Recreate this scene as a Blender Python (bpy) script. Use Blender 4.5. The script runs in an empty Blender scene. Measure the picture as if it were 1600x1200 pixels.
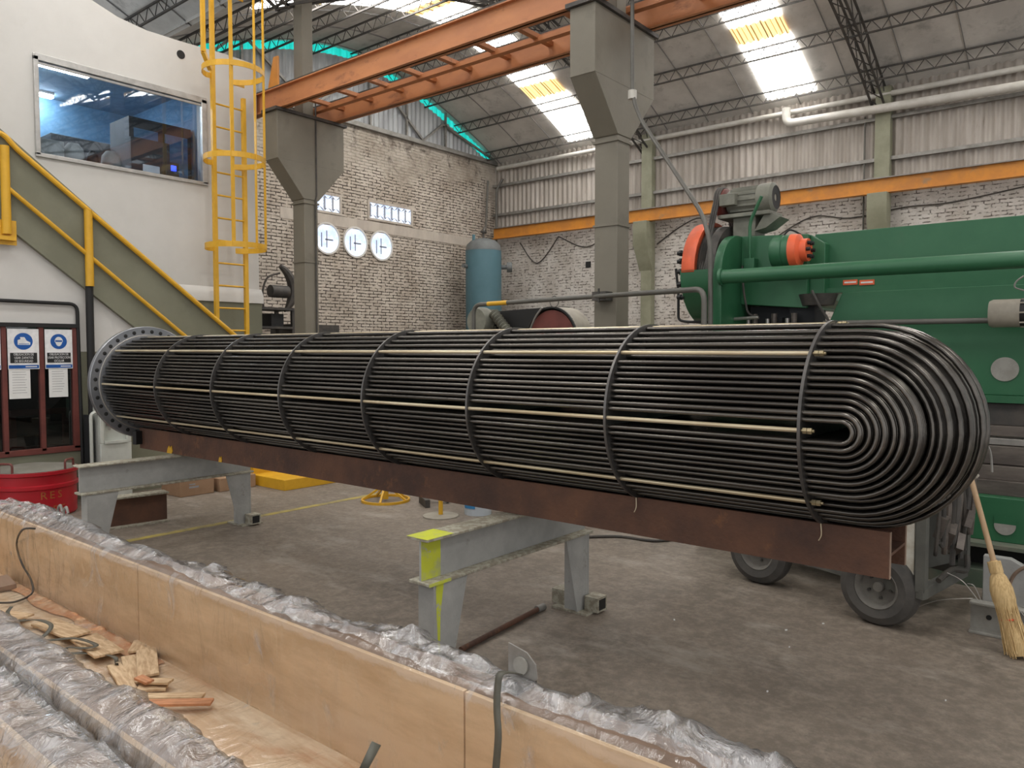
import bpy, bmesh, math, random
from mathutils import Vector, Matrix, noise
random.seed(7)
C = bpy.context.scene.collection
SC = bpy.context.scene

# ------------------------------------------------------------------ camera
HC, FPX, YAW = 1.6, 1196.0, math.radians(39.3)
PIT = math.atan(55/FPX)
cd = bpy.data.cameras.new('camera'); cam = bpy.data.objects.new('camera', cd); C.objects.link(cam)
cd.sensor_width = 36; cd.sensor_fit = 'HORIZONTAL'; cd.lens = 36*FPX/1600
cam.location = (0, 0, HC); cam.rotation_euler = (math.pi/2-PIT, 0, YAW)
cd.clip_start = 0.02; cd.clip_end = 200
SC.camera = cam
# ------------------------------------------------------------------ world, exposure
w = bpy.data.worlds.new('world'); SC.world = w; w.use_nodes = True
w.node_tree.nodes['Background'].inputs[0].default_value = (0.97, 0.97, 0.98, 1)
w.node_tree.nodes['Background'].inputs[1].default_value = 0.70
SC.view_settings.view_transform = 'Standard'; SC.view_settings.look = 'None'
SC.view_settings.exposure = 0.45; SC.view_settings.gamma = 1
SC.view_settings.use_curve_mapping = False
SKY = 11.0       # brightness of the daylight coming through the translucent roof sheets

# pixel -> point on a world plane (used to read positions off the photograph)
_R = Vector((math.cos(YAW), math.sin(YAW), 0)); _F0 = Vector((-math.sin(YAW), math.cos(YAW), 0)); _Z = Vector((0, 0, 1))
_F = _F0*math.cos(PIT)-_Z*math.sin(PIT); _U = _Z*math.cos(PIT)+_F0*math.sin(PIT)
def at(px, py, ax, v):
    r = _F+_R*((px-800)/FPX)-_U*((py-600)/FPX); i = 'xyz'.index(ax)
    o = Vector((0, 0, HC)); return o+r*((v-o[i])/r[i])

# ------------------------------------------------------------------ materials
M = {}
def nd(nt, t, **k):
    n = nt.nodes.new(t)
    for a, b in k.items():
        if a in n.inputs: n.inputs[a].default_value = b
        else: setattr(n, a, b)
    return n
def c4(c): return (c[0], c[1], c[2], 1)
def mat(name, c, rough=.5, metal=0, c2=None, scale=8, detail=6, lo=.4, hi=.6, bump=0, bscale=None, stretch=None,
        c3=None, scale3=2.5, lo3=.55, hi3=.62, emis=0, alpha=None, spec=None, coat=0):
    m = bpy.data.materials.new(name); m.use_nodes = True; nt = m.node_tree; b = nt.nodes['Principled BSDF']
    b.inputs['Roughness'].default_value = rough; b.inputs['Metallic'].default_value = metal
    b.inputs['Base Color'].default_value = c4(c)
    if spec is not None: b.inputs['Specular IOR Level'].default_value = spec
    if coat: b.inputs['Coat Weight'].default_value = coat
    tc = nd(nt, 'ShaderNodeTexCoord'); mp = nd(nt, 'ShaderNodeMapping'); nt.links.new(tc.outputs['Object'], mp.inputs[0])
    if stretch: mp.inputs['Scale'].default_value = stretch
    col = None
    if c2 is None: c2 = tuple(x*.82 for x in c)
    n = nd(nt, 'ShaderNodeTexNoise', Scale=scale, Detail=detail, Roughness=.65); nt.links.new(mp.outputs[0], n.inputs['Vector'])
    r = nd(nt, 'ShaderNodeValToRGB'); r.color_ramp.elements[0].position = lo; r.color_ramp.elements[1].position = hi
    r.color_ramp.elements[0].color = c4(c); r.color_ramp.elements[1].color = c4(c2)
    nt.links.new(n.outputs['Fac'], r.inputs[0]); col = r.outputs[0]
    if c3 is not None:
        n3 = nd(nt, 'ShaderNodeTexNoise', Scale=scale3, Detail=8, Roughness=.7); nt.links.new(mp.outputs[0], n3.inputs['Vector'])
        r3 = nd(nt, 'ShaderNodeValToRGB'); r3.color_ramp.elements[0].position = lo3; r3.color_ramp.elements[1].position = hi3
        r3.color_ramp.elements[0].color = (0, 0, 0, 1); nt.links.new(n3.outputs['Fac'], r3.inputs[0])
        mx = nd(nt, 'ShaderNodeMix', data_type='RGBA'); nt.links.new(r3.outputs[0], mx.inputs[0])
        nt.links.new(col, mx.inputs[6]); mx.inputs[7].default_value = c4(c3); col = mx.outputs[2]
    nt.links.new(col, b.inputs['Base Color'])
    if emis:
        nt.links.new(col, b.inputs['Emission Color']); b.inputs['Emission Strength'].default_value = emis
    if bump:
        nb = nd(nt, 'ShaderNodeTexNoise', Scale=bscale or scale*3, Detail=5); nt.links.new(mp.outputs[0], nb.inputs['Vector'])
        bp = nd(nt, 'ShaderNodeBump', Strength=bump, Distance=.02); nt.links.new(nb.outputs['Fac'], bp.inputs['Height'])
        nt.links.new(bp.outputs[0], b.inputs['Normal'])
    M[name] = m; return m
def brick(name, axes, c1, c2, dark, amount, plaster=None):
    m = bpy.data.materials.new(name); m.use_nodes = True; nt = m.node_tree; b = nt.nodes['Principled BSDF']; L = nt.links.new
    b.inputs['Roughness'].default_value = .8
    tc = nd(nt, 'ShaderNodeTexCoord'); sp = nd(nt, 'ShaderNodeSeparateXYZ'); L(tc.outputs['Object'], sp.inputs[0])
    nz = nd(nt, 'ShaderNodeTexNoise', Scale=5, Detail=3); L(tc.outputs['Object'], nz.inputs['Vector'])
    cb = nd(nt, 'ShaderNodeCombineXYZ'); L(sp.outputs[axes], cb.inputs[0]); L(sp.outputs[2], cb.inputs[1])
    vm = nd(nt, 'ShaderNodeVectorMath', operation='MULTIPLY_ADD'); L(nz.outputs['Color'], vm.inputs[0]); vm.inputs[1].default_value = (.03, .03, 0); L(cb.outputs[0], vm.inputs[2])
    bt = nd(nt, 'ShaderNodeTexBrick', Scale=1.0); bt.inputs['Brick Width'].default_value = .25; bt.inputs['Row Height'].default_value = .071
    bt.inputs['Mortar Size'].default_value = .012; bt.inputs['Mortar Smooth'].default_value = .3
    bt.inputs['Color1'].default_value = c4(c1); bt.inputs['Color2'].default_value = c4(c2); bt.inputs['Mortar'].default_value = c4(c1); L(vm.outputs[0], bt.inputs['Vector'])
    # dark gaps: mortar lines broken up by noise
    n2 = nd(nt, 'ShaderNodeTexNoise', Scale=9, Detail=6, Roughness=.7); L(tc.outputs['Object'], n2.inputs['Vector'])
    r2 = nd(nt, 'ShaderNodeValToRGB'); r2.color_ramp.elements[0].position = .5-amount; r2.color_ramp.elements[1].position = .62-amount; L(n2.outputs['Fac'], r2.inputs[0])
    mu = nd(nt, 'ShaderNodeMath', operation='MULTIPLY'); L(bt.outputs['Fac'], mu.inputs[0]); L(r2.outputs[0], mu.inputs[1])
    mx = nd(nt, 'ShaderNodeMix', data_type='RGBA'); L(mu.outputs[0], mx.inputs[0]); L(bt.outputs['Color'], mx.inputs[6]); mx.inputs[7].default_value = c4(dark)
    colr = mx.outputs[2]
    if plaster:
        n5 = nd(nt, 'ShaderNodeTexNoise', Scale=.8, Detail=7, Roughness=.65); L(tc.outputs['Object'], n5.inputs['Vector'])
        a5 = nd(nt, 'ShaderNodeMath', operation='MULTIPLY_ADD'); L(n5.outputs['Fac'], a5.inputs[0]); a5.inputs[1].default_value = 3.4; L(sp.outputs[2], a5.inputs[2])
        q5 = nd(nt, 'ShaderNodeMapRange'); q5.inputs[1].default_value = plaster+1.7-.12; q5.inputs[2].default_value = plaster+1.7+.12; L(a5.outputs[0], q5.inputs[0])
        x5 = nd(nt, 'ShaderNodeMix', data_type='RGBA'); L(q5.outputs[0], x5.inputs[0]); L(colr, x5.inputs[6]); x5.inputs[7].default_value = (.50, .45, .385, 1); colr = x5.outputs[2]
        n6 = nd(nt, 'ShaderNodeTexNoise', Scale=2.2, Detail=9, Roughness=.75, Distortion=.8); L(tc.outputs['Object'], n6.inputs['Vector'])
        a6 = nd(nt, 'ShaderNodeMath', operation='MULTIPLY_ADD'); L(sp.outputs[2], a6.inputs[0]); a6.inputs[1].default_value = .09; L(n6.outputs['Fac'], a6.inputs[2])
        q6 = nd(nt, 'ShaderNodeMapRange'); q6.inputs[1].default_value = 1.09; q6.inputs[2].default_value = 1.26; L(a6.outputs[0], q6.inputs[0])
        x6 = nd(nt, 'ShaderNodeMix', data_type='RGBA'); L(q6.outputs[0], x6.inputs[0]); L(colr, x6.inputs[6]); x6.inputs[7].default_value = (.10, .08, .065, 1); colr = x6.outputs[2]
    # soft grime
    n3 = nd(nt, 'ShaderNodeTexNoise', Scale=.9, Detail=9, Roughness=.75); L(tc.outputs['Object'], n3.inputs['Vector'])
    r3 = nd(nt, 'ShaderNodeValToRGB'); r3.color_ramp.elements[0].position = .42; r3.color_ramp.elements[0].color = (1, 1, 1, 1)
    r3.color_ramp.elements[1].position = .72; r3.color_ramp.elements[1].color = (.55, .50, .45, 1); L(n3.outputs['Fac'], r3.inputs[0])
    m3 = nd(nt, 'ShaderNodeMix', data_type='RGBA', blend_type='MULTIPLY'); m3.inputs[0].default_value = 1; L(colr, m3.inputs[6]); L(r3.outputs[0], m3.inputs[7])
    col = m3.outputs[2]; hgt = mu.outputs[0]
    L(col, b.inputs['Base Color'])
    bp = nd(nt, 'ShaderNodeBump', Strength=.8, Distance=.02, invert=True); L(hgt, bp.inputs['Height']); L(bp.outputs[0], b.inputs['Normal'])
    M[name] = m; return m
mat('white_wall', (.63, .615, .585), .7, c2=(.60, .585, .555), scale=1.5, c3=(.57, .55, .52), scale3=2, lo3=.6, hi3=.8)
mat('olive', (.205, .205, .145), .6, c2=(.18, .18, .125), scale=2, c3=(.15, .15, .11), scale3=3, lo3=.6, hi3=.75)
brick('brick_far', 1, (.56, .50, .43), (.49, .435, .37), (.07, .055, .045), .09, plaster=5.9)
brick('brick_right', 0, (.63, .60, .56), (.57, .54, .50), (.16, .135, .12), .02)
mat('plaster', (.50, .45, .385), .8, c2=(.42, .37, .32), scale=3, c3=(.16, .13, .11), scale3=3.5, lo3=.60, hi3=.74, stretch=(1, 1, .35))
mat('cladding', (.42, .38, .34), .55, .15, c2=(.31, .275, .24), scale=3, stretch=(1, 1, .15), c3=(.16, .12, .09), scale3=5, lo3=.62, hi3=.76)
mat('cladding_gable', (.42, .44, .45), .5, .2, c2=(.30, .31, .32), scale=3, stretch=(1, 1, .2))
mat('teal_sheet', (.005, .42, .36), .5, c2=(.02, .55, .50), scale=3, stretch=(1, 8, .3), emis=.75)
def floor_mat():
    m = bpy.data.materials.new('floor_concrete'); m.use_nodes = True; nt = m.node_tree; b = nt.nodes['Principled BSDF']; L = nt.links.new
    tc = nd(nt, 'ShaderNodeTexCoord'); b.inputs['Roughness'].default_value = .6
    def ns(sc, de, lo, hi, ro=.65, st=None, dist=0):
        mp = nd(nt, 'ShaderNodeMapping'); L(tc.outputs['Object'], mp.inputs[0])
        if st: mp.inputs['Scale'].default_value = st; mp.inputs['Rotation'].default_value = (0, 0, .6)
        n = nd(nt, 'ShaderNodeTexNoise', Scale=sc, Detail=de, Roughness=ro, Distortion=dist); L(mp.outputs[0], n.inputs['Vector'])
        q = nd(nt, 'ShaderNodeMapRange'); q.inputs[1].default_value = lo; q.inputs[2].default_value = hi; L(n.outputs['Fac'], q.inputs[0]); return q.outputs[0]
    def mix(f, a, c, bt='MIX'):
        x = nd(nt, 'ShaderNodeMix', data_type='RGBA', blend_type=bt); L(f, x.inputs[0])
        if isinstance(a, tuple): x.inputs[6].default_value = c4(a)
        else: L(a, x.inputs[6])
        x.inputs[7].default_value = c4(c); return x.outputs[2]
    c = mix(ns(.7, 10, .32, .68), (.205, .165, .128), (.120, .099, .078))
    c = mix(ns(14, 8, .42, .75, .75), c, (.30, .25, .20))
    c = mix(ns(30, 6, .50, .75, .7), c, (.13, .11, .09))
    c = mix(ns(1.1, 12, .54, .80, .72, (1, 2.2, 1)), c, (.40, .36, .31))
    c = mix(ns(9, 9, .68, .74, .8, (1, 2.5, 1), .6), c, (.62, .59, .54))
    c = mix(ns(5, 6, .70, .76, .6), c, (.07, .06, .05))
    L(c, b.inputs['Base Color'])
    n = nd(nt, 'ShaderNodeTexNoise', Scale=45, Detail=5); L(tc.outputs['Object'], n.inputs['Vector'])
    bp = nd(nt, 'ShaderNodeBump', Strength=.3, Distance=.01); L(n.outputs['Fac'], bp.inputs['Height']); L(bp.outputs[0], b.inputs['Normal']); M['floor_concrete'] = m
floor_mat()
mat('floor_paint', (.42, .33, .08), .6, c2=(.24, .20, .09), scale=6)
mat('roof', (.62, .60, .565), .75, c2=(.50, .485, .455), scale=1.2, c3=(.34, .33, .31), scale3=2.2, lo3=.55, hi3=.7)
mat('seam', (.26, .25, .24), .7)
mat('dark_steel', (.055, .053, .05), .6, .3, c2=(.09, .08, .07), scale=6)
mat('grey_steel', (.30, .29, .27), .5, .4, c2=(.22, .21, .19), scale=6)
mat('column_paint', (.20, .182, .142), .6, c2=(.18, .163, .126), scale=1.2, c3=(.14, .125, .096), scale3=3, lo3=.58, hi3=.75, bump=.06, bscale=20)
mat('pilaster_paint', (.27, .27, .19), .6, c2=(.22, .22, .15), scale=3)
mat('orange_beam', (.52, .215, .085), .55, c2=(.43, .17, .07), scale=2.5, c3=(.19, .07, .035), scale3=4, lo3=.58, hi3=.72, stretch=(.4, 1, 1))
mat('rail_orange', (.62, .25, .03), .5, c2=(.50, .20, .035), scale=3, c3=(.33, .20, .10), scale3=2, lo3=.6, hi3=.7)
mat('yellow', (.72, .40, .025), .42, c2=(.64, .35, .02), scale=5)
mat('rust', (.150, .068, .038), .72, .0, c2=(.072, .036, .025), scale=3, detail=12, lo=.36, hi=.64, c3=(.30, .13, .05), scale3=5, lo3=.60, hi3=.80, bump=.2, bscale=50)
mat('trestle_grey', (.43, .43, .41), .5, c2=(.36, .36, .345), scale=5, c3=(.26, .25, .22), scale3=7, lo3=.62, hi3=.72, bump=.1, bscale=60)
mat('paint_lime', (.58, .62, .05), .5, c2=(.46, .48, .20), scale=7, lo=.48, hi=.62, c3=(.43, .43, .40), scale3=12, lo3=.60, hi3=.66)
mat('trestle_edge', (.42, .40, .32), .7, c2=(.28, .25, .19), scale=25, lo=.45, hi=.55)
mat('tube_steel', (.15, .138, .122), .27, .85, c2=(.085, .078, .07), scale=2.5, detail=5, stretch=(.35, 3, 3), c3=(.20, .10, .06), scale3=1.6, lo3=.66, hi3=.78)
mat('rod_steel', (.72, .63, .45), .38, .6, c2=(.52, .42, .27), scale=2, stretch=(.5, 2, 2))
mat('baffle_steel', (.14, .135, .13), .42, .7, c2=(.10, .095, .09), scale=5)
mat('tubesheet_steel', (.34, .35, .37), .38, .75, c2=(.26, .27, .29), scale=3)
mat('nut_brass', (.50, .42, .26), .35, .8)
mat('black', (.012, .012, .012), .6)
mat('rubber', (.055, .052, .048), .85, c2=(.09, .083, .075), scale=5)
mat('wheel_rim', (.16, .15, .13), .7, c2=(.11, .10, .09), scale=6)
mat('press_green', (.022, .115, .050), .42, c2=(.028, .126, .056), scale=3, c3=(.045, .115, .06), scale3=2, lo3=.6, hi3=.8)
mat('press_dusty', (.17, .17, .13), .7, c2=(.10, .14, .10), scale=5)
mat('orange_red', (.80, .13, .045), .5, c2=(.66, .11, .04), scale=5)
mat('motor_grey', (.21, .21, .17), .65, c2=(.15, .15, .12), scale=6)
mat('beige_grey', (.34, .31, .25), .6, c2=(.27, .245, .20), scale=6)
mat('tool_steel', (.17, .145, .125), .5, .4, c2=(.10, .085, .075), scale=5, stretch=(.5, 2, 2))
mat('bright_steel', (.48, .46, .43), .35, .7)
mat('maroon', (.17, .045, .035), .5, c2=(.13, .035, .028), scale=6)
mat('tank_blue', (.075, .165, .20), .5, c2=(.085, .18, .22), scale=2)
mat('tank_cap', (.14, .15, .15), .7)
mat('red_paint', (.42, .008, .018), .35, c2=(.36, .008, .016), scale=4)
mat('lid_grey', (.21, .20, .17), .7, c2=(.17, .16, .13), scale=5)
mat('letter_ochre', (.42, .13, .03), .6)
mat('plywood', (.74, .54, .34), .6, c2=(.58, .40, .23), scale=5, detail=8, stretch=(.35, 1, 1.6), c3=(.76, .58, .39), scale3=2, lo3=.5, hi3=.68)
mat('plywood_floor', (.80, .66, .48), .6, c2=(.60, .42, .26), scale=4, detail=9, stretch=(.5, 2.2, 1), c3=(.50, .19, .07), scale3=1.8, lo3=.57, hi3=.74)
mat('lumber', (.32, .22, .16), .7, c2=(.25, .17, .12), scale=4, stretch=(.3, 2, 2))
mat('scrap_wood', (.66, .50, .32), .65, c2=(.45, .30, .17), scale=10, detail=8, stretch=(1, 6, 1))
mat('scrap_red', (.55, .25, .12), .65, c2=(.38, .17, .08), scale=12, stretch=(1, 5, 1))
mat('strap_grey', (.10, .097, .075), .5, c2=(.08, .077, .06), scale=10)
mat('paper', (.80, .80, .78), .7, c2=(.76, .76, .74), scale=5)
mat('sign_blue', (.01, .10, .40), .45); mat('sign_black', (.015, .015, .015), .5); mat('white', (.85, .85, .85), .5)
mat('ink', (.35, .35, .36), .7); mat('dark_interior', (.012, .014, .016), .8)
mat('aluminium', (.50, .49, .47), .4, .5)
mat('room_blue', (.17, .34, .52), .8); mat('room_dark', (.05, .055, .06), .7); mat('room_ceiling', (.30, .42, .52), .8)
mat('lamp_white', (1, 1, 1), .5, c2=(1, 1, 1), emis=45); mat('led_blue', (.03, .06, 1), .5, emis=3)
mat('appliance_white', (.60, .62, .57), .45, c2=(.52, .54, .49), scale=4)
mat('cardboard', (.36, .225, .135), .8, c2=(.31, .19, .11), scale=6)
mat('wood_pale', (.52, .36, .22), .55, c2=(.45, .30, .17), scale=6, stretch=(5, 5, .6))
mat('straw', (.66, .48, .24), .8, c2=(.48, .32, .14), scale=40, stretch=(3, 3, .2))
mat('dusty_grey', (.33, .32, .29), .7, c2=(.25, .24, .21), scale=6)
mat('pipe_white', (.58, .56, .52), .5, c2=(.50, .48, .43), scale=4)
mat('pipe_grey', (.11, .105, .092), .5, .2, c2=(.13, .125, .11), scale=6)
mat('cable', (.045, .042, .038), .6, c2=(.07, .06, .05), scale=8)
mat('window_sky', (.50, .60, .80), .6, c2=(.80, .85, .95), scale=3, emis=.55)
mat('mullion_or_reflection', (.20, .22, .26), .6)
mat('bucket', (.55, .60, .64), .5, c2=(.5, .55, .6), scale=5); mat('bucket_label', (.04, .25, .55), .5)
mat('cart_grey', (.12, .12, .105), .6, c2=(.09, .09, .08), scale=5); mat('board_white', (.62, .60, .53), .6, c2=(.48, .44, .36), scale=12)
def glass(name, tint, mixf, rough=.02):
    m = bpy.data.materials.new(name); m.use_nodes = True; nt = m.node_tree; L = nt.links.new
    nt.nodes.remove(nt.nodes['Principled BSDF']); o = nt.nodes['Material Output']
    t = nd(nt, 'ShaderNodeBsdfTransparent', Color=c4(tint)); g = nd(nt, 'ShaderNodeBsdfGlossy', Roughness=rough, Color=(1, 1, 1, 1))
    f = nd(nt, 'ShaderNodeFresnel', IOR=1.5); a = nd(nt, 'ShaderNodeMath', operation='ADD'); L(f.outputs[0], a.inputs[0]); a.inputs[1].default_value = mixf
    x = nd(nt, 'ShaderNodeMixShader'); L(a.outputs[0], x.inputs[0]); L(t.outputs[0], x.inputs[1]); L(g.outputs[0], x.inputs[2]); L(x.outputs[0], o.inputs[0])
    M[name] = m
glass('office_glass', (.86, .92, .97), .015); glass('dark_glass', (.5, .55, .55), .03)
def plastic(name, d0, d1, lo, hi, bumps, gl, scale, st):
    m = bpy.data.materials.new(name); m.use_nodes = True; nt = m.node_tree; L = nt.links.new
    nt.nodes.remove(nt.nodes['Principled BSDF']); o = nt.nodes['Material Output']
    tc = nd(nt, 'ShaderNodeTexCoord'); mp = nd(nt, 'ShaderNodeMapping'); L(tc.outputs['Object'], mp.inputs[0]); mp.inputs['Scale'].default_value = st; mp.inputs['Rotation'].default_value = (0, .25, .2)
    n = nd(nt, 'ShaderNodeTexNoise', Scale=scale, Detail=5, Distortion=1.2, Roughness=.6); L(mp.outputs[0], n.inputs['Vector'])
    bp = nd(nt, 'ShaderNodeBump', Strength=bumps, Distance=.05); L(n.outputs['Fac'], bp.inputs['Height'])
    t = nd(nt, 'ShaderNodeBsdfTransparent', Color=(.97, .97, .97, 1)); df = nd(nt, 'ShaderNodeBsdfDiffuse', Color=(.50, .50, .51, 1))
    g = nd(nt, 'ShaderNodeBsdfGlossy', Roughness=.14); L(bp.outputs[0], g.inputs['Normal']); L(bp.outputs[0], df.inputs['Normal'])
    r = nd(nt, 'ShaderNodeMapRange'); r.inputs[1].default_value = lo; r.inputs[2].default_value = hi; r.inputs[3].default_value = d0; r.inputs[4].default_value = d1; L(n.outputs['Fac'], r.inputs[0])
    x1 = nd(nt, 'ShaderNodeMixShader'); L(r.outputs[0], x1.inputs[0]); L(t.outputs[0], x1.inputs[1]); L(df.outputs[0], x1.inputs[2])
    f = nd(nt, 'ShaderNodeLayerWeight', Blend=.5); L(bp.outputs[0], f.inputs['Normal'])
    pw = nd(nt, 'ShaderNodeMath', operation='POWER'); L(f.outputs['Facing'], pw.inputs[0]); pw.inputs[1].default_value = 3.5
    a = nd(nt, 'ShaderNodeMath', operation='MULTIPLY_ADD'); L(pw.outputs[0], a.inputs[0]); a.inputs[1].default_value = .45*gl; a.inputs[2].default_value = .075*gl
    x2 = nd(nt, 'ShaderNodeMixShader'); L(a.outputs[0], x2.inputs[0]); L(x1.outputs[0], x2.inputs[1]); L(g.outputs[0], x2.inputs[2])
    L(x2.outputs[0], o.inputs[0]); M[name] = m
plastic('plastic_film', .14, .66, .42, .70, .6, 1.9, 6, (1.6, 1, 1)); plastic('plastic_thin', .02, .70, .60, .78, .4, 1.2, 4, (1.5, .8, .8))
def skylight_mat(name, col, st):
    m = bpy.data.materials.new(name); m.use_nodes = True; nt = m.node_tree; L = nt.links.new
    b = nt.nodes['Principled BSDF']; tc = nd(nt, 'ShaderNodeTexCoord')
    wv = nd(nt, 'ShaderNodeTexWave', Scale=3.4, Distortion=.3); wv.bands_direction = 'X'; L(tc.outputs['Object'], wv.inputs['Vector'])
    r = nd(nt, 'ShaderNodeValToRGB'); r.color_ramp.elements[0].position = .05; r.color_ramp.elements[0].color = (.03, .03, .03, 1); r.color_ramp.elements[1].position = .22; L(wv.outputs['Fac'], r.inputs[0])
    mu = nd(nt, 'ShaderNodeMath', operation='MULTIPLY'); L(r.outputs[0], mu.inputs[0]); mu.inputs[1].default_value = st
    b.inputs['Base Color'].default_value = c4(col); b.inputs['Emission Color'].default_value = c4(col); L(mu.outputs[0], b.inputs['Emission Strength'])
    M[name] = m
skylight_mat('skylight_clear', (1.0, .98, .95), SKY); skylight_mat('skylight_amber', (.95, .62, .25), 1.3)

# ------------------------------------------------------------------ mesh helper
class MB:
    def __init__(s): s.b = bmesh.new()
    def box(s, x0, x1, y0, y1, z0, z1):
        m = Matrix.Translation(((x0+x1)/2, (y0+y1)/2, (z0+z1)/2)) @ Matrix.Diagonal((abs(x1-x0), abs(y1-y0), abs(z1-z0), 1))
        bmesh.ops.create_cube(s.b, size=1, matrix=m); return s
    def obox(s, c, size, rot):           # rotated box, rot = Matrix 3x3 or euler tuple
        if isinstance(rot, tuple):
            from mathutils import Euler
            rot = Euler(rot).to_matrix()
        m = Matrix.Translation(c) @ rot.to_4x4() @ Matrix.Diagonal((size[0], size[1], size[2], 1))
        bmesh.ops.create_cube(s.b, size=1, matrix=m); return s
    def cyl(s, p, q, r, n=16, r2=None, caps=True):
        p = Vector(p); q = Vector(q); d = q-p; L = d.length
        rot = _Z.rotation_difference(d.normalized()).to_matrix().to_4x4()
        bmesh.ops.create_cone(s.b, cap_ends=caps, segments=n, radius1=r, radius2=r if r2 is None else r2, depth=L, matrix=Matrix.Translation((p+q)/2) @ rot); return s
    def bar(s, p, q, wx, wy, up=(0, 0, 1)):  # rectangular bar between two points
        p = Vector(p); q = Vector(q); d = (q-p); t = d.normalized(); u = Vector(up)
        if abs(t.dot(u)) > .95: u = Vector((1, 0, 0))
        a = t.cross(u).normalized(); b = a.cross(t).normalized()
        m = Matrix((a, b, t)).transposed().to_4x4()
        bmesh.ops.create_cube(s.b, size=1, matrix=Matrix.Translation((p+q)/2) @ m @ Matrix.Diagonal((wx, wy, d.length, 1))); return s
    def tube(s, pts, r, n=8, caps=True, flat=None):
        pts = [Vector(p) for p in pts]; rings = []; N = len(pts)
        t0 = (pts[1]-pts[0]).normalized(); u = Vector((0, 0, 1)) if abs(t0.z) < .9 else Vector((0, 1, 0))
        a = t0.cross(u).normalized(); prev = t0
        for i, p in enumerate(pts):
            t = (pts[min(i+1, N-1)]-pts[max(i-1, 0)])
            t = t.normalized() if t.length > 1e-9 else prev
            a = (prev.rotation_difference(t)) @ a; a = (a-t*a.dot(t)).normalized(); b = t.cross(a); prev = t
            rr = r[i] if isinstance(r, (list, tuple)) else r
            ry = rr if flat is None else flat
            rings.append([s.b.verts.new(p+a*(math.cos(2*math.pi*k/n)*rr)+b*(math.sin(2*math.pi*k/n)*ry)) for k in range(n)])
        for i in range(N-1):
            for k in range(n):
                s.b.faces.new((rings[i][k], rings[i][(k+1) % n], rings[i+1][(k+1) % n], rings[i+1][k]))
        if caps:
            s.b.faces.new(rings[0][::-1]); s.b.faces.new(rings[-1])
        return s
    def prism(s, poly, ax, a, b):
        def P(u, v, w): return {'x': (w, u, v), 'y': (u, w, v), 'z': (u, v, w)}[ax]
        A = [s.b.verts.new(P(u, v, a)) for u, v in poly]; B = [s.b.verts.new(P(u, v, b)) for u, v in poly]; n = len(poly)
        s.b.faces.new(A); s.b.faces.new(B[::-1])
        for i in range(n): s.b.faces.new((A[i], B[i], B[(i+1) % n], A[(i+1) % n]))
        return s
    def lathe(s, prof, c, ax='z', n=32, a0=0, a1=2*math.pi):
        full = abs(a1-a0-2*math.pi) < 1e-6; c = Vector(c); rings = []
        m = n if full else n+1
        for k in range(m):
            t = a0+(a1-a0)*k/n; cs, sn = math.cos(t), math.sin(t); ring = []
            for r, h in prof:
                v = {'z': (r*cs, r*sn, h), 'x': (h, r*cs, r*sn), 'y': (r*cs, h, r*sn)}[ax]
                ring.append(s.b.verts.new(c+Vector(v)))
            rings.append(ring)
        for k in range(m if full else m-1):
            A, B = rings[k], rings[(k+1) % m]
            for i in range(len(prof)-1):
                try: s.b.faces.new((A[i], A[i+1], B[i+1], B[i]))
                except ValueError: pass
        return s
    def grid(s, f, nu, nv):
        V = [[s.b.verts.new(f(i/nu, j/nv)) for j in range(nv+1)] for i in range(nu+1)]
        for i in range(nu):
            for j in range(nv): s.b.faces.new((V[i][j], V[i+1][j], V[i+1][j+1], V[i][j+1]))
        return s
    def text(s, body, loc, size, rot, ext=.001, align='CENTER', sx=1.0):
        cu = bpy.data.curves.new('t', 'FONT'); cu.body = body; cu.size = size; cu.extrude = ext; cu.align_x = align; cu.align_y = 'CENTER'; cu.resolution_u = 2
        cu.space_line = 1.0
        o = bpy.data.objects.new('t', cu); C.objects.link(o); dg = bpy.context.evaluated_depsgraph_get(); dg.update()
        me = bpy.data.meshes.new_from_object(o.evaluated_get(dg)); bpy.data.objects.remove(o); bpy.data.curves.remove(cu)
        me.transform(Matrix.Translation(loc) @ rot.to_4x4() @ Matrix.Diagonal((sx, 1, 1, 1))); s.b.from_mesh(me); bpy.data.meshes.remove(me); return s
    def build(s, name, m, parent=None, label=None, bevel=0, smooth=True, angle=35, merge=False, solid=0, normals=True):
        if merge: bmesh.ops.remove_doubles(s.b, verts=s.b.verts, dist=1e-5)
        if normals: bmesh.ops.recalc_face_normals(s.b, faces=s.b.faces)
        vs = [v.co for v in s.b.verts]
        if parent is None:
            org = Vector(((min(v.x for v in vs)+max(v.x for v in vs))/2, (min(v.y for v in vs)+max(v.y for v in vs))/2, min(v.z for v in vs)))
        else: org = ORG[parent.name]
        bmesh.ops.translate(s.b, verts=s.b.verts, vec=-org)
        me = bpy.data.meshes.new(name); s.b.to_mesh(me); s.b.free()
        if smooth:
            for p in me.polygons: p.use_smooth = True
            me.set_sharp_from_angle(angle=math.radians(angle))
        me.materials.append(M[m]); o = bpy.data.objects.new(name, me); C.objects.link(o)
        if parent is None: o.location = org
        else: o.parent = parent
        ORG[o.name] = org
        if bevel:
            b = o.modifiers.new('bevel', 'BEVEL'); b.width = bevel; b.segments = 2; b.limit_method = 'ANGLE'
        if solid:
            b = o.modifiers.new('thickness', 'SOLIDIFY'); b.thickness = solid
        if label: o['label'] = label
        return o
ORG = {}
def thing(name, label, cat, loc, group=None):
    o = bpy.data.objects.new(name, None); o.empty_display_size = .1; C.objects.link(o); o.location = loc; ORG[o.name] = Vector(loc)
    o['label'] = label; o['category'] = cat
    if group: o['group'] = group
    return o
def tag(o, label, cat, group=None, kind=None):
    o['label'] = label; o['category'] = cat
    if group: o['group'] = group
    if kind: o['kind'] = kind
    return o
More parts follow.
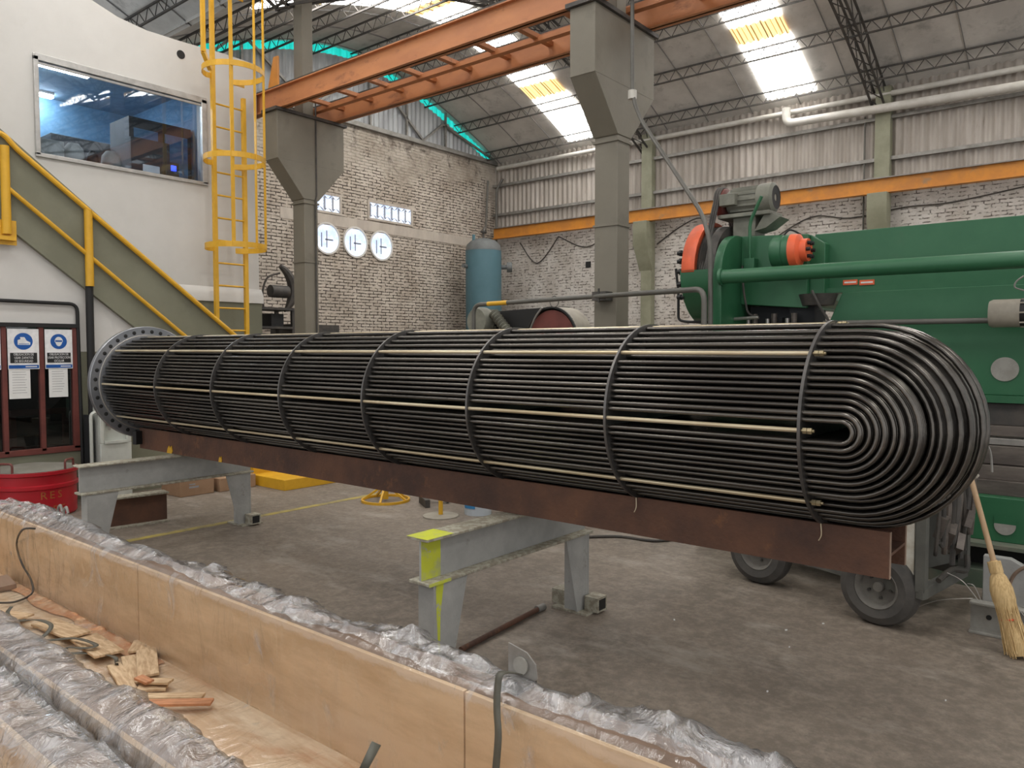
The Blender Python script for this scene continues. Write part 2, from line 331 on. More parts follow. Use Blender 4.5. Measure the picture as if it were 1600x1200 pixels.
def struct(o, label=None):
    o['kind'] = 'structure'
    if label: o['label'] = label; 
    return o
def smooth_path(pts, n=6):               # Catmull-Rom through the points
    P = [Vector(p) for p in pts]; out = []
    for i in range(len(P)-1):
        a, b, c, d = P[max(i-1, 0)], P[i], P[i+1], P[min(i+2, len(P)-1)]
        for k in range(n):
            t = k/n; out.append(.5*((2*b)+(c-a)*t+(2*a-5*b+4*c-d)*t*t+(3*b-a-3*c+d)*t**3))
    out.append(P[-1]); return out
def corner_path(pts, r=.08, n=5):        # straight runs joined by rounded corners
    P = [Vector(p) for p in pts]; out = [P[0]]
    for i in range(1, len(P)-1):
        a, b, c = P[i-1], P[i], P[i+1]; u = (a-b); v = (c-b); rr = min(r, u.length*.45, v.length*.45)
        s, e = b+u.normalized()*rr, b+v.normalized()*rr
        for k in range(n+1):
            t = k/n; out.append(s*(1-t)**2+b*2*t*(1-t)+e*t*t)
    out.append(P[-1]); return out

# ================================================================== SETTING
XF, YW, XO, XS = -14.1, 16.5, -9.7, -8.7
fl = MB().box(-15, 7, -5, 17.5, -.1, 0).build('floor', 'floor_concrete'); struct(fl)
MB().prism([(-6.52, 1.7), (-6.44, 1.7), (-6.42, 5.6), (-6.50, 5.6)], 'z', 0, .002).build('painted_line', 'floor_paint', fl, 'worn yellow line')
# far gable wall
wf = MB().box(XF-.25, XF, 5.9, YW+.2, 0, 6.74).build('wall_far', 'brick_far'); struct(wf)
MB().box(XF, XF+.015, 9.5, YW, 4.36, 4.6).build('plaster_strip', 'plaster', wf, 'smooth plaster strip above the round windows')
def zr(y, yc=11.4):
    u = min(1, abs(y-yc)/5.1); return 6.75+1.6*(1-u**1.6)
def corr(f0, f1, n, amp, per=8): pass
# corrugated gable sheet, cut to the roof arch
g = MB(); ys = [6.3+i*.0225 for i in range(int((YW-6.3)/.0225)+1)]
def gab(y, top, lo): return Vector((XF+.02+.018*math.sin(y*2*math.pi/.15), y, top if lo == 0 else lo))
for a, b in zip(ys[:-1], ys[1:]):
    v = [g.b.verts.new(gab(a, 0, 6.74)), g.b.verts.new(gab(b, 0, 6.74)), g.b.verts.new(gab(b, max(6.76, zr(b)-.17), 0)), g.b.verts.new(gab(a, max(6.76, zr(a)-.17), 0))]
    g.b.faces.new(v)
g.build('gable_sheet', 'cladding_gable', wf, merge=True, angle=80, label='grey corrugated sheet')
g = MB()
for a, b in zip(ys[:-1], ys[1:]):
    za, zb = max(6.76, zr(a)-.17), max(6.76, zr(b)-.17)
    v = [g.b.verts.new(gab(a, za, 0)), g.b.verts.new(gab(b, zb, 0)), g.b.verts.new(gab(b, zr(b)+.02, 0)), g.b.verts.new(gab(a, zr(a)+.02, 0))]
    g.b.faces.new(v)
g.build('translucent_strip', 'teal_sheet', wf, merge=True, angle=80, label='teal translucent sheet glowing under the roof edge')
g = MB(); g.box(XF+.02, XF+.12, 6.2, YW, 6.70, 6.80)
pts = [(YW-.1, 6.8), (14.3, 7.35), (13.6, 6.8), (11.9, 8.1), (10.2, 6.8), (8.6, 7.9), (7.4, 6.8)]
for (a, b), (c, d) in zip(pts[:-1], pts[1:]): g.bar((XF+.1, a, b), (XF+.1, c, d), .05, .05)
for y in (8.6, 10.1, 11.9, 13.05, 14.4): g.bar((XF+.1, y, 6.8), (XF+.1, y, zr(y)), .05, .05)
g.build('gable_bracing', 'grey_steel', wf)
# long right wall
wr = MB().box(XF-.2, 6, YW, YW+.25, 0, 4.92).build('wall_right', 'brick_right'); struct(wr)
g = MB(); nx = int((6-XF)/.03)
g.grid(lambda u, v: Vector((XF+u*(6-XF), YW-.02+.022*math.sin(u*(6-XF)*2*math.pi/.15), 4.92+v*2.0)), nx, 1)
g.build('wall_cladding', 'cladding', wr, angle=80, label='dirty corrugated cladding above the brickwork')
g = MB()
for z in (5.32, 6.12): g.box(XF, 6, YW-.13, YW-.05, z-.035, z+.035)
g.build('girt', 'grey_steel', wr)
# office wall (upper left) with its window opening
wy0, wy1, wz0, wz1 = 3.38, 5.40, 3.79, 4.89
top = [(1.5, 7.2), (3.3, 6.1), (3.7, 5.86), (4.0, 5.72), (4.3, 5.62), (4.65, 5.57), (5.1, 5.57), (5.7, 5.59), (6.18, 5.58)]
g = MB(); g.prism([(1.5, wz1)]+top+[(6.18, wz1)], 'x', XO-.2, XO)
g.box(XO-.2, XO, 1.5, wy0, wz0, wz1).box(XO-.2, XO, wy1, 6.18, wz0, wz1).box(XO-.2, XO, 1.5, 6.18, 0, wz0)
g.box(XO-4, XO-.2, 5.98, 6.18, 0, 5.58)
wl = g.build('wall_left', 'white_wall'); struct(wl)
MB().box(XO, XO+.03, 4.6, 6.20, 0, 2.24).build('dado', 'olive', wl, 'olive painted lower wall')
MB().prism([(XO, 2.24), (XO+.06, 2.24), (XO+.06, 2.34), (XO+.02, 2.42), (XO, 2.44)], 'y', 4.9, 6.21).build('ledge', 'white_wall', wl)
MB().cyl((XO-.01, 5.09, 5.40), (XO+.004, 5.09, 5.40), .055, 20).build('vent_hole', 'black', wl, 'round dark hole')
# window_1 : office window and the room behind it
g = MB(); fr = .045
g.box(XO-.02, XO+.03, wy0-.02, wy1+.02, wz1-fr, wz1+.03).box(XO-.02, XO+.03, wy0-.02, wy1+.02, wz0-.02, wz0+.025)
g.box(XO-.02, XO+.03, wy0-.02, wy0+.03, wz0, wz1).box(XO-.02, XO+.03, wy1-.05, wy1+.02, wz0, wz1)
g.box(XO-.01, XO+.01, wy0, wy1, wz1-.085, wz1-.055)
w1 = g.build('window_1', 'aluminium', bevel=.004); struct(w1, 'large office window with blue room behind')
MB().box(XO-.012, XO-.006, wy0, wy1, wz0, wz1).build('pane', 'office_glass', w1)
g = MB(); g.box(XO-3.4, XO-3.3, 1.5, 5.98, 3.0, 5.5).build('wall_back', 'room_blue'); struct(bpy.data.objects['wall_back'])
o = MB().box(XO-3.4, XO-.2, 1.5, 1.6, 3.0, 5.5).build('wall_office_side', 'room_blue'); struct(o)
o = MB().box(XO-3.3, XO-.22, 5.93, 5.975, 3.0, 5.5).build('wall_office_end', 'room_blue'); struct(o)
o = MB().box(XO-3.4, XO-.2, 1.5, 5.98, 5.42, 5.5).build('ceiling_office', 'room_ceiling'); struct(o)
o = MB().box(XO-3.4, XO-.2, 1.5, 5.98, 2.95, 3.0).build('floor_office', 'room_dark'); struct(o)
for nm, x, y0, y1, lb in (('a', -11.4, 3.1, 4.64, 'white fluorescent lamp near the office window top'), ('b', -12.75, 3.2, 4.67, 'white fluorescent lamp deeper inside the office')):
    t = thing('fluorescent_lamp', lb, 'lamp', (x, (y0+y1)/2, 5.36), 'office ceiling lamps')
    MB().box(x-.08, x+.08, y0, y1, 5.39, 5.42).build('housing', 'white', t)
    MB().cyl((x-.03, y0, 5.37), (x-.03, y1, 5.37), .018, 8).cyl((x+.03, y0, 5.37), (x+.03, y1, 5.37), .018, 8).build('tube', 'lamp_white', t)
o = MB().box(-10.45, -9.92, 2.4, 5.9, 3.79, 3.83).box(-10.4, -10.35, 2.5, 2.55, 3.0, 3.79).box(-10.4, -10.35, 5.8, 5.85, 3.0, 3.79).build('desk', 'room_dark'); tag(o, 'dark desk under the office window inside', 'desk')
def lump(name, lab, cat, y, x, r, h, m, box=False, d=.2, group=None):
    if box: o = MB().box(x-d/2, x+d/2, y-r, y+r, 3.83 if x > -11 else 3.0, 3.83+h).build(name, m, bevel=.01)
    else: o = MB().lathe([(0, 0), (r*.6, 0), (r, h*.35), (r*.9, h*.75), (r*.5, h), (0, h)], (x, y, 3.83), 'z', 18).build(name, m)
    tag(o, lab, cat, group); return o
lump('printer', 'grey desktop printer at the left corner of the office window', 'printer', 3.55, -10.07, .20, .22, 'dusty_grey', True, .3)
lump('plate_stand', 'round grey plate leaning beside the printer in the office window', 'plate', 3.92, -10.1, .12, .26, 'dusty_grey')
lump('black_jar', 'small black jar between the two round plates in the office window', 'jar', 4.12, -10.05, .07, .2, 'black')
lump('plate_stand', 'round grey plate in the office window right of the black jar', 'plate', 4.36, -10.1, .12, .25, 'dusty_grey')
o = lump('monitor', 'dark computer monitor at mid window in the office', 'monitor', 4.95, -10.3, .26, .55, 'room_dark', True, .05)
lump('filing_cabinet', 'dark filing cabinet behind the monitor in the office', 'cabinet', 4.75, -11.9, .5, .75, 'room_dark', True, .4)
lump('white_sign_card', 'white card propped at the office window bottom edge', 'card', 4.82, -10.0, .11, .15, 'paper', True, .01)
t = thing('control_box', 'small grey control box with glowing blue display in office window', 'control box', (-10.0, 5.08, 3.83))
MB().box(-10.06, -9.96, 4.99, 5.17, 3.83, 4.06).build('case', 'room_dark', t); MB().box(-9.958, -9.955, 5.06, 5.13, 3.95, 4.02).build('display', 'led_blue', t, 'glowing blue display')
t = thing('cupboard', 'tall glazed cupboard at the right end of the office', 'cupboard', (-11.2, 5.55, 3.0))
MB().box(-11.6, -11.0, 5.0, 5.9, 3.0, 4.85).build('body', 'room_dark', t)
for y in (5.06, 5.5): MB().box(-10.999, -10.985, y, y+.34, 3.2, 4.7).build('door', 'room_blue', t)
# wall under the stair, with the brown-framed window_2
g = MB(); a0, a1, b0, b1 = 1.6, 3.34, .55, 1.85
sl = lambda y: 2.857-(y-2.685)*.775     # lower edge of the stringer
g.prism([(.6, 3.0), (.6, 4.6), (1.6, 3.75), (2.7, 2.9), (3.9, 1.97), (5.6, .65), (5.6, .0), (3.34, 0), (3.34, 1.85), (1.0, 1.85), (1.0, 3.0)], 'x', XS-.15, XS)
g.box(XS-.15, XS, .6, 3.34, 0, .55)
ws = g.build('wall_stair', 'white_wall'); struct(ws)
g = MB(); g.box(XS, XS+.012, .6, 3.36, 0, .52); g.prism([(3.36, 0), (3.36, 1.57), (4.44, 1.57), (5.58, .68), (5.58, 0)], 'x', XS, XS+.012)
g.build('dado', 'olive', ws, 'olive painted lower wall')
g = MB()
for y0, y1 in ((2.655, 2.70), (2.99, 3.035), (3.30, 3.36), (2.30, 2.345), (1.6, 1.64), (1.95, 1.99)): g.box(XS-.03, XS+.03, y0, y1, b0, b1)
g.box(XS-.03, XS+.03, a0, 3.36, b0-.03, b0+.03)
w2 = g.build('window_2', 'maroon', bevel=.004); struct(w2, 'brown-framed window under the stair')
MB().box(XS-.03, XS+.05, a0, 3.37, b1-.03, b1+.01).build('window_head', 'black', w2, 'dark top rail')
MB().box(XS-.012, XS-.008, a0, 3.32, b0, b1).build('pane', 'dark_glass', w2)
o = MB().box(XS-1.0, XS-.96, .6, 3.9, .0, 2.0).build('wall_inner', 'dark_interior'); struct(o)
g = MB(); g.box(XS-.10, XS-.05, 2.74, 3.28, .92, .98).box(XS-.10, XS-.05, 2.74, 2.79, .6, .921).box(XS-.10, XS-.05, 3.23, 3.28, .6, .921).box(XS-.1, XS-.05, 2.74, 3.28, .55, .601)
tag(g.build('inner_frame', 'maroon', bevel=.003), 'low brown frame seen inside the poster window', 'frame')

# signs on window_2
def face_x(): return Matrix(((0, 0, 1), (1, 0, 0), (0, 1, 0)))   # text facing +X : right = +Y, up = +Z
RX = face_x()
def sign(y0, y1, lab, lines, kind):
    z0, z1 = 1.395, 1.80; x = XS+.034; t = thing('safety_sign', lab, 'sign', (x, (y0+y1)/2, z0), 'blue safety signs')
    cy = (y0+y1)/2; wd = y1-y0
    MB().box(x, x+.004, y0, y1, z0, z1).build('panel', 'white', t)
    dsc = MB().lathe([(0, .0055), (wd*.30, .0055), (wd*.30, .004)], (x, cy, z1-.125), 'x', 32).build('disc', 'sign_blue', t, 'blue disc with white pictogram')
    p = MB(); zc = z1-.125; s = wd*.30; X0, X1 = x+.0055, x+.0068
    if kind == 'boot':
        p.prism([(cy-s*.6, zc-s*.42), (cy+s*.72, zc-s*.42), (cy+s*.74, zc-s*.12), (cy+s*.35, zc+s*.08), (cy+s*.12, zc+s*.5), (cy-s*.35, zc+s*.5), (cy-s*.3, zc+s*.25), (cy-s*.6, zc+s*.15)], 'x', X0, X1)
    else:
        p.prism([(cy+s*.5*math.cos(a)*(1 if math.sin(a) > -.1 else .8), zc+s*.62*math.sin(a)) for a in [i*math.pi/12 for i in range(24)]], 'x', X0, X1)
    pic = p.build('pictogram', 'white', dsc)
    p = MB()
    if kind == 'boot': p.box(X1, X1+.0006, cy-s*.5, cy+s*.6, zc-s*.34, zc-s*.27)
    else: p.box(X1, X1+.0006, cy-s*.42, cy+s*.42, zc-s*.04, zc+s*.16)
    p.build('pictogram_detail', 'sign_blue', dsc)
    txp = MB().box(x+.004, x+.0055, y0+wd*.07, y1-wd*.07, z0+.062, z0+.165).build('text_panel', 'sign_black', t, 'black panel with white lettering')
    p = MB()
    for i, l in enumerate(lines): p.text(l, (x+.0058, cy, z0+.148-i*.034), .034, RX, .0004, sx=.70)
    p.build('lettering', 'white', txp, smooth=False)
    fb = MB().box(x+.004, x+.0055, y0+wd*.02, y1-wd*.02, z0+.008, z0+.042).build('footer_band', 'sign_blue', t, 'blue band at the bottom')
    MB().box(x+.0055, x+.006, cy+wd*.05, y1-wd*.08, z0+.02, z0+.03).build('footer_mark', 'paper', fb)
sign(2.705, 2.985, 'safety sign with a white boot on a blue disc, on the brown window', ['OBLIGACION DE', 'USAR ZAPATOS', 'DE SEGURIDAD'], 'boot')
sign(3.04, 3.30, 'safety sign with a goggled head on a blue disc, on the brown window', ['OBLIGACION DE', 'USAR PROTECCION', 'OCULAR'], 'head')
sign(2.36, 2.645, 'safety sign cut off by the left edge of the photo', ['OBLIGACION DE', 'USAR PROTECCION', 'AUDITIVA'], 'head')
for y0, y1, lab in ((2.71, 2.90, 'white printed sheet taped below the boot safety sign'), (3.07, 3.25, 'white printed sheet taped below the goggles safety sign')):
    t = thing('notice_sheet', lab, 'paper', (XS+.03, (y0+y1)/2, 1.10), 'notices under the safety signs')
    MB().box(XS+.031, XS+.033, y0, y1, 1.10, 1.40).build('sheet', 'paper', t)
    g = MB()
    for i in range(9): g.box(XS+.0335, XS+.034, y0+.03, y1-.03-random.random()*.03, 1.365-i*.026, 1.369-i*.026)
    g.build('printed_lines', 'ink', t)

# ------------------------------------------------------------------ roof
def roof_bay(name, yc, label):
    g = MB(); n = 40
    y0, y1 = yc-5.1, yc+5.1
    P = [(y0+(y1-y0)*i/n, zr(y0+(y1-y0)*i/n, yc)) for i in range(n+1)]
    g.prism(P+[(y, z+.06) for y, z in reversed(P)], 'x', XF-.3, 7)
    r = g.build(name, 'roof', angle=30); struct(r, label)
    g = MB(); x = XF+.2
    while x < 6.5:
        for (a, b), (c, d) in zip(P[:-1:2], P[2::2]): g.bar((x, a, b-.004), (x, c, d-.004), .035, .012, up=(1, 0, 0))
        x += 1.03
    g.build('sheet_seams', 'seam', r)
    # lattice purlins
    for k in range(9):
        y = yc-4.55+k*1.14; z = zr(y, yc)-.05; g = MB(); d = .20
        g.bar((XF, y, z), (6.5, y, z), .03, .03).bar((XF, y+.03, z-d), (6.5, y+.03, z-d), .03, .03)
        x = XF
        while x < 6.4:
            g.bar((x, y, z), (x+.16, y+.03, z-d), .012, .012).bar((x+.16, y+.03, z-d), (x+.32, y, z), .012, .012); x += .32
        g.build('lattice_purlin', 'dark_steel', r, smooth=False)
    for xa in (-9.3, -4.1, 1.1, 6.2):
        g = MB(); Q = [(y0+.02+(y1-y0-.04)*i/36, zr(y0+.02+(y1-y0-.04)*i/36, yc)-.10) for i in range(37)]
        for i, ((a, b), (c, e)) in enumerate(zip(Q[:-1], Q[1:])):
            for dx in (-.11, .11):
                g.bar((xa+dx, a, b), (xa+dx, c, e), .035, .035).bar((xa+dx, a, b-.36), (xa+dx, c, e-.36), .035, .035)
                g.bar((xa+dx, a, b) if i % 2 else (xa+dx, a, b-.36), (xa+dx, c, e-.36) if i % 2 else (xa+dx, c, e), .016, .016)
            g.bar((xa-.11, a, b-.36), (xa+.11, c, e-.36), .014, .014)
        g.build('arched_truss', 'dark_steel', r, smooth=False)
    return r
ceil1 = roof_bay('ceiling', 11.4, 'arched roof over the brick-walled bay')
ceil2 = roof_bay('ceiling_near_bay', 1.3, 'arched roof over the near bay and the office')
def strip(x, yc, segs, n):
    for (a, b, m) in segs:
        g = MB(); nv = max(2, int(abs(b-a)/.3))
        g.grid(lambda u, v: Vector((x-.5+u*1.0, a+(b-a)*v, zr(a+(b-a)*v, yc)-.03+.018*math.sin(u*2*math.pi*7))), 56, nv)
        o = g.build('window_%d' % n[0], m, angle=80); n[0] += 1; struct(o, 'translucent roof sheet letting daylight in')
cnt = [10]
segA = [(16.2, 14.68, 'skylight_clear'), (14.66, 14.22, 'skylight_amber'), (14.2, 13.4, 'skylight_clear'), (13.38, 13.0, 'skylight_amber'), (12.98, 11.0, 'skylight_clear'), (10.98, 10.6, 'skylight_amber'), (10.58, 8.6, 'skylight_clear'), (8.58, 8.2, 'skylight_amber'), (8.18, 7.2, 'skylight_clear')]
for x in (-10.9, -5.75, -.6): strip(x, 11.4, segA, cnt)
for x in (-8.9, -5.75, -.6, 4.2): strip(x, 1.3, [(5.4, 3.4, 'skylight_clear'), (1.6, -1.6, 'skylight_clear')], cnt)  # unseen near-bay skylights, added to light the hall from above

# ------------------------------------------------------------------ openings of the far wall
for i, (yy, lab) in enumerate(((10.70, 'round window beside the column'), (11.50, 'middle round window'), (12.28, 'round window farthest from the column'))):
    g = MB().lathe([(.36, 0), (.36, .03), (.32, .03), (.32, -.0)], (XF, yy, 4.06), 'x', 36).build('window_%d' % (3+i), 'white_wall'); struct(g, lab)
    MB().lathe([(0, .012), (.325, .012)], (XF, yy, 4.06), 'x', 36).build('pane', 'window_sky', g)
    m_ = MB()
    for dy in (-.16, -.02): m_.box(XF+.012, XF+.02, yy+dy, yy+dy+.02, 3.86, 4.24-abs(dy)*.4)
    m_.box(XF+.012, XF+.02, yy-.05, yy+.16, 4.02, 4.05); m_.build('mullion_or_reflection', 'mullion_or_reflection', g)  # dark bars paint a building's faint reflection onto the round panes
for i, (y0, n, z0) in enumerate(((9.95, 5, 4.66), (11.92, 6, 4.68))):
    w_ = .222; g = MB().box(XF, XF+.03, y0-.05, y0+n*w_+.05, z0-.05, z0).box(XF, XF+.03, y0-.05, y0+n*w_+.05, z0+.36, z0+.42).box(XF, XF+.03, y0-.05, y0, z0, z0+.36).box(XF, XF+.03, y0+n*w_, y0+n*w_+.05, z0, z0+.36)
    g = g.build('window_%d' % (6+i), 'plaster'); struct(g, ['glass block strip by the column', 'glass block strip above the round windows'][i])
    for k in range(n):
        y = y0+k*w_; MB().box(XF, XF+.014, y+.012, y+w_-.012, z0, z0+.36).build('glass_block', 'window_sky', g)
        m_ = MB(); yc = y+w_/2
        for s in (-1, 1):
            m_.prism([(y+.012, z0+.18+s*.18), (yc, z0+.18+s*.09), (y+.03, z0+.18+s*.13)], 'x', XF+.014, XF+.02).prism([(y+w_-.012, z0+.18+s*.18), (yc, z0+.18+s*.09), (y+w_-.03, z0+.18+s*.13)], 'x', XF+.014, XF+.02)
        m_.box(XF+.014, XF+.02, y+.012, y+.045, z0+.04, z0+.32)
        m_.build('mullion_or_reflection', 'mullion_or_reflection', g)

# ================================================================== COLUMNS AND CRANE RUNWAYS
def column(x, lab, post=False):
    t = thing('crane_column', lab, 'column', (x, 6.71, 0), 'grey crane columns')
    x0, x1 = x-.135, x+.135; ya, yb = 6.60, 6.83; ca, cb = 6.17, 7.30
    MB().box(x0, x1, ya, yb, 0, 3.74).build('shaft', 'column_paint', t, bevel=.008)
    MB().prism([(ya-.015, 3.72), (yb+.015, 3.72), (cb, 4.22), (cb, 4.86), (ca, 4.86), (ca, 4.22)], 'x', x0-.01, x1+.01).build('capital', 'column_paint', t, bevel=.006)
    MB().box(x0-.04, x1+.04, ca-.04, cb+.04, 4.86, 4.90).build('bearing_plate', 'dark_steel', t)
    MB().box(x0-.012, x1+.012, ya-.012, yb+.012, 2.83, 2.85).box(x0-.014, x1+.014, ya-.018, yb+.018, 3.66, 3.685).build('seam_band', 'column_paint', t)
    MB().box(x-.147, x+.147, ca-.002, cb+.002, 4.215, 4.225).build('seam_band', 'column_paint', t)
    MB().box(x-.10, x+.10, 6.62, 6.80, 4.90, 6.75).build('upper_post', 'column_paint' if not post else 'dark_steel', t, bevel=.006)
    return t
column(-9.335, 'grey steel column with flared head, beside the yellow caged ladder')
column(-4.185, 'grey steel column with flared head, beside the green press')
tag(MB().prism([(-9.62, 5.19), (-9.36, 5.19), (-9.36, 5.66), (-9.46, 5.66)], 'y', 6.30, 6.33).build('gusset_plate', 'rail_orange', bevel=.003), 'tan gusset plate standing on the orange runway beam', 'plate')
tag(MB().tube([(-9.185, 6.80, 5.3), (-9.185, 6.80, 3.8), (-9.185, 6.78, 3.72), (-9.185, 6.78, 0)], .012, 8).build('column_cable', 'dark_steel'), 'thin dark conduit running down the face of the left column', 'conduit')
def runway(y, lab, x0=-9.93, x1=6.0, h=.27, side=-1):
    t = thing('crane_runway_beam', lab, 'beam', ((x0+x1)/2, y, 4.9), 'orange crane runway beams')
    MB().box(x0, x1, y-.012, y+.012, 4.9, 4.9+h).build('web', 'orange_beam', t)
    MB().box(x0, x1, y-.06, y+.06, 4.9, 4.915).build('bottom_flange', 'orange_beam', t)
    MB().box(x0, x1, y-.06, y+.06, 4.9+h, 4.9+h+.015).build('top_flange', 'orange_beam', t)
    MB().bar((x0, y, 4.9+h+.035), (x1, y, 4.9+h+.035), .04, .04).build('rail', 'dark_steel', t)
    return t
runway(6.26, 'orange crane runway beam nearest the camera')
runway(7.16, 'orange crane runway beam behind the nearest one')
t = thing('runway_bracing', 'brown lattice walkway bracing between the two orange runway beams', 'bracing', (-2, 6.71, 4.93))
g = MB(); g.box(-9.9, 6, 6.42, 6.50, 5.00, 5.05).box(-9.9, 6, 6.86, 6.94, 5.00, 5.05)
g.build('long_angle', 'orange_beam', t)
x = -9.0
while x < 6:
    if min(abs(x+9.335), abs(x+4.185)) > .25: MB().bar((x, 6.27, 5.06), (x, 7.15, 5.06), .07, .05).build('cross_member', 'orange_beam', t)
    x += .62
t = thing('wall_crane_rail', 'long orange crane rail along the white brick wall', 'beam', (-4, 16.2, 4.62))
MB().box(-13.9, 6, 16.19, 16.21, 4.64, 4.90).build('web', 'rail_orange', t)
MB().box(-13.9, 6, 16.12, 16.28, 4.62, 4.64).build('bottom_flange', 'rail_orange', t)
MB().box(-13.9, 6, 16.12, 16.28, 4.90, 4.92).build('top_flange', 'grey_steel', t)
for xa, lab in ((-9.2, 'pale olive wall pilaster with bracket, left of the green press motor'), (-4.0, 'pale olive wall pilaster rising behind the green press')):
    t = thing('wall_pilaster', lab, 'pilaster', (xa, 16.3, 0), 'wall pilasters')
    MB().box(xa-.14, xa+.14, 16.30, 16.49, 0, 6.7).build('shaft', 'pilaster_paint', t, bevel=.008)
    MB().prism([(16.31, 3.45), (16.31, 4.61), (15.98, 4.61), (15.98, 4.08)], 'x', xa-.18, xa+.18).build('bracket', 'pilaster_paint', t, bevel=.008)
# pipes on the long wall
def pipe(name, pts, r, m, lab, cat='pipe', n=12, rc=.12, group=None):
    o = MB().tube(corner_path(pts, rc), r, n).build(name, m, angle=50); return tag(o, lab, cat, group)
pipe('wall_pipe', [(-13.9, 16.35, 6.58), (6, 16.35, 6.53)], .055, 'pipe_white', 'long thin white pipe along the wall under the roof edge')
pipe('drain_pipe', [(-5.85, 16.2, 6.62), (-5.85, 16.2, 6.30), (6, 16.2, 6.02)], .085, 'pipe_white', 'thick white drain pipe elbowing along the cladding', rc=.22)
pipe('wall_conduit', [(-13.75, 16.40, 6.3), (-13.9, 16.3, 6.0), (-13.9, 16.3, 0)], .03, 'pipe_grey', 'dark thin pipe running down the room corner')
pipe('wall_conduit', [(-4.35, 16.40, 6.2), (-4.35, 16.40, 5.0), (-4.35, 16.46, 2.5)], .018, 'pipe_grey', 'thin vertical conduit just left of the pilaster behind the press')
for i, (ps, lab) in enumerate((([(-13.2, 4.5), (-12.6, 3.9), (-11.9, 4.55)], 'drooping black cable on the wall near the blue tank'), ([(-11.9, 4.55), (-11.0, 4.2), (-10.2, 4.6)], 'drooping black cable on the wall behind the big column'),
        ([(-9.0, 4.1), (-8.4, 4.45), (-7.9, 4.6), (-7.7, 4.3)], 'thin cable on the wall left of the orange flywheel'), ([(-6.3, 3.9), (-5.4, 4.35), (-4.6, 4.25), (-3.6, 4.35), (-2.8, 4.35), (-1.6, 4.5)], 'long wavy cable on the wall above the press'))):
    tag(MB().tube(smooth_path([(a, 16.47, b) for a, b in ps]), .014, 6).build('wall_cable', 'cable'), lab, 'cable')
o = MB().box(-11.05, -10.9, 16.48, 16.5, 3.68, 3.83).build('wall_patch', 'black'); tag(o, 'small square dark hole in the white brick wall', 'hole')
# corner gadget
pipe('corner_pipe', [(-13.95, 16.0, 6.2), (-13.95, 15.9, 4.75), (-13.2, 15.0, 4.75), (-13.2, 14.95, 4.5)], .03, 'pipe_grey', 'thin pipe leading down to the blue tank top', n=8)

# conduit from the near column to the press
t = thing('column_conduit', 'grey conduit dropping off the column head and slanting to the press', 'conduit', (-3.9, 6.5, 1.0))
P = [(-4.0, 6.45, 5.2), (-4.0, 6.45, 4.05), (-3.02, 6.0, 2.68), (-2.97, 5.9, 2.45), (-2.97, 5.9, .0)]
P = [at(988, -20, 'y', 6.35), at(988, 150, 'y', 6.35), at(1000, 185, 'y', 6.3), at(1098, 335, 'y', 5.96), at(1110, 380, 'y', 5.9), at(1110, 520, 'y', 5.9)]
P.append(Vector((P[-1].x, P[-1].y, 0)))
MB().tube(corner_path(P, .15), .019, 10).build('pipe', 'pipe_grey', t)
q = at(988, 150, 'y', 6.35); MB().cyl(q+Vector((0, 0, -.03)), q+Vector((0, 0, .05)), .04, 12).build('coupling', 'pipe_white', t, 'pale coupling')

# ================================================================== LADDER
t = thing('caged_ladder', 'tall yellow ladder with safety cage on the white office wall', 'ladder', (XO+.2, 5.62, 1.45))
lx = XO+.22; ly0, ly1 = 5.40, 5.84
for y, zt in ((ly0, 6.9), (ly1, 4.98)): MB().box(lx-.025, lx+.025, y-.025, y+.025, 1.45, zt).build('side_rail', 'yellow', t)
z = 1.55
while z < 4.95:
    MB().cyl((lx, ly0, z), (lx, ly1, z), .0125, 8).build('rung', 'yellow', t); z += .297
cx = lx+.33; cyy = 5.50; RC = .38
def hoop(z):
    pts = []
    for k in range(25):
        a = math.radians(-150+300*k/24); pts.append((cx+RC*math.cos(a), cyy+RC*math.sin(a), z))
    pts = [(lx, ly0-.02, z)]+pts+[(lx, ly1+.02, z)]
    g = MB()
    for p, q in zip(pts[:-1], pts[1:]): g.bar(p, q, .008, .07)
    g.build('hoop', 'yellow', t)
for z in (2.92, 4.04, 5.16, 6.3): hoop(z)
for a in (-35, 12, 60):
    x, y = cx+(RC-.01)*math.cos(math.radians(a)), cyy+(RC-.01)*math.sin(math.radians(a))
    MB().bar((x, y, 2.9), (x, y, 6.95), .008 if a > 0 else .05, .045 if a > 0 else .01).build('cage_bar', 'yellow', t)
g = MB().bar((lx+.3, ly0-.29, 6.95), (lx+.3, ly0-.29, 5.32), .05, .04).bar((lx+.3, ly0-.29, 5.32), (lx+.2, ly0-.14, 5.16), .05, .05); g.build('top_handle', 'yellow', t)

# ================================================================== STAIR
g = MB(); up = lambda y: 3.73-(y-2.708)*.805; lo = lambda y: 2.857-(y-2.685)*.775
g.prism([(0.8, up(.8)), (4.70, up(4.70)), (6.25, .88), (6.25, .02), (.8, lo(.8))], 'x', XS, XS+.06)
t = thing('staircase', 'olive staircase descending along the white office wall', 'stairs', (XS-.4, 4, 0))
g.build('stringer', 'olive', t)
y = 1.2; 
while y < 5.3:
    z = up(y)-.18; MB().box(XO+.005, XS-.155, y, y+.27, z-.04, z).build('tread', 'olive', t); y += .25
xh = XS+.10
h1 = lambda y: 3.62-(y-2.74)*.775; h2 = lambda y: 3.2-(y-2.694)*.805
t = thing('stair_handrail', 'yellow tubular handrail following the olive staircase', 'handrail', (xh, 4, 0))
MB().tube(corner_path([(xh, .5, h1(2.7)+.04), (xh, 2.70, h1(2.7)+.04), (xh, 2.82, h1(2.82)), (xh, 6.2, h1(6.2))], .06), .026, 10).build('top_rail', 'yellow', t)
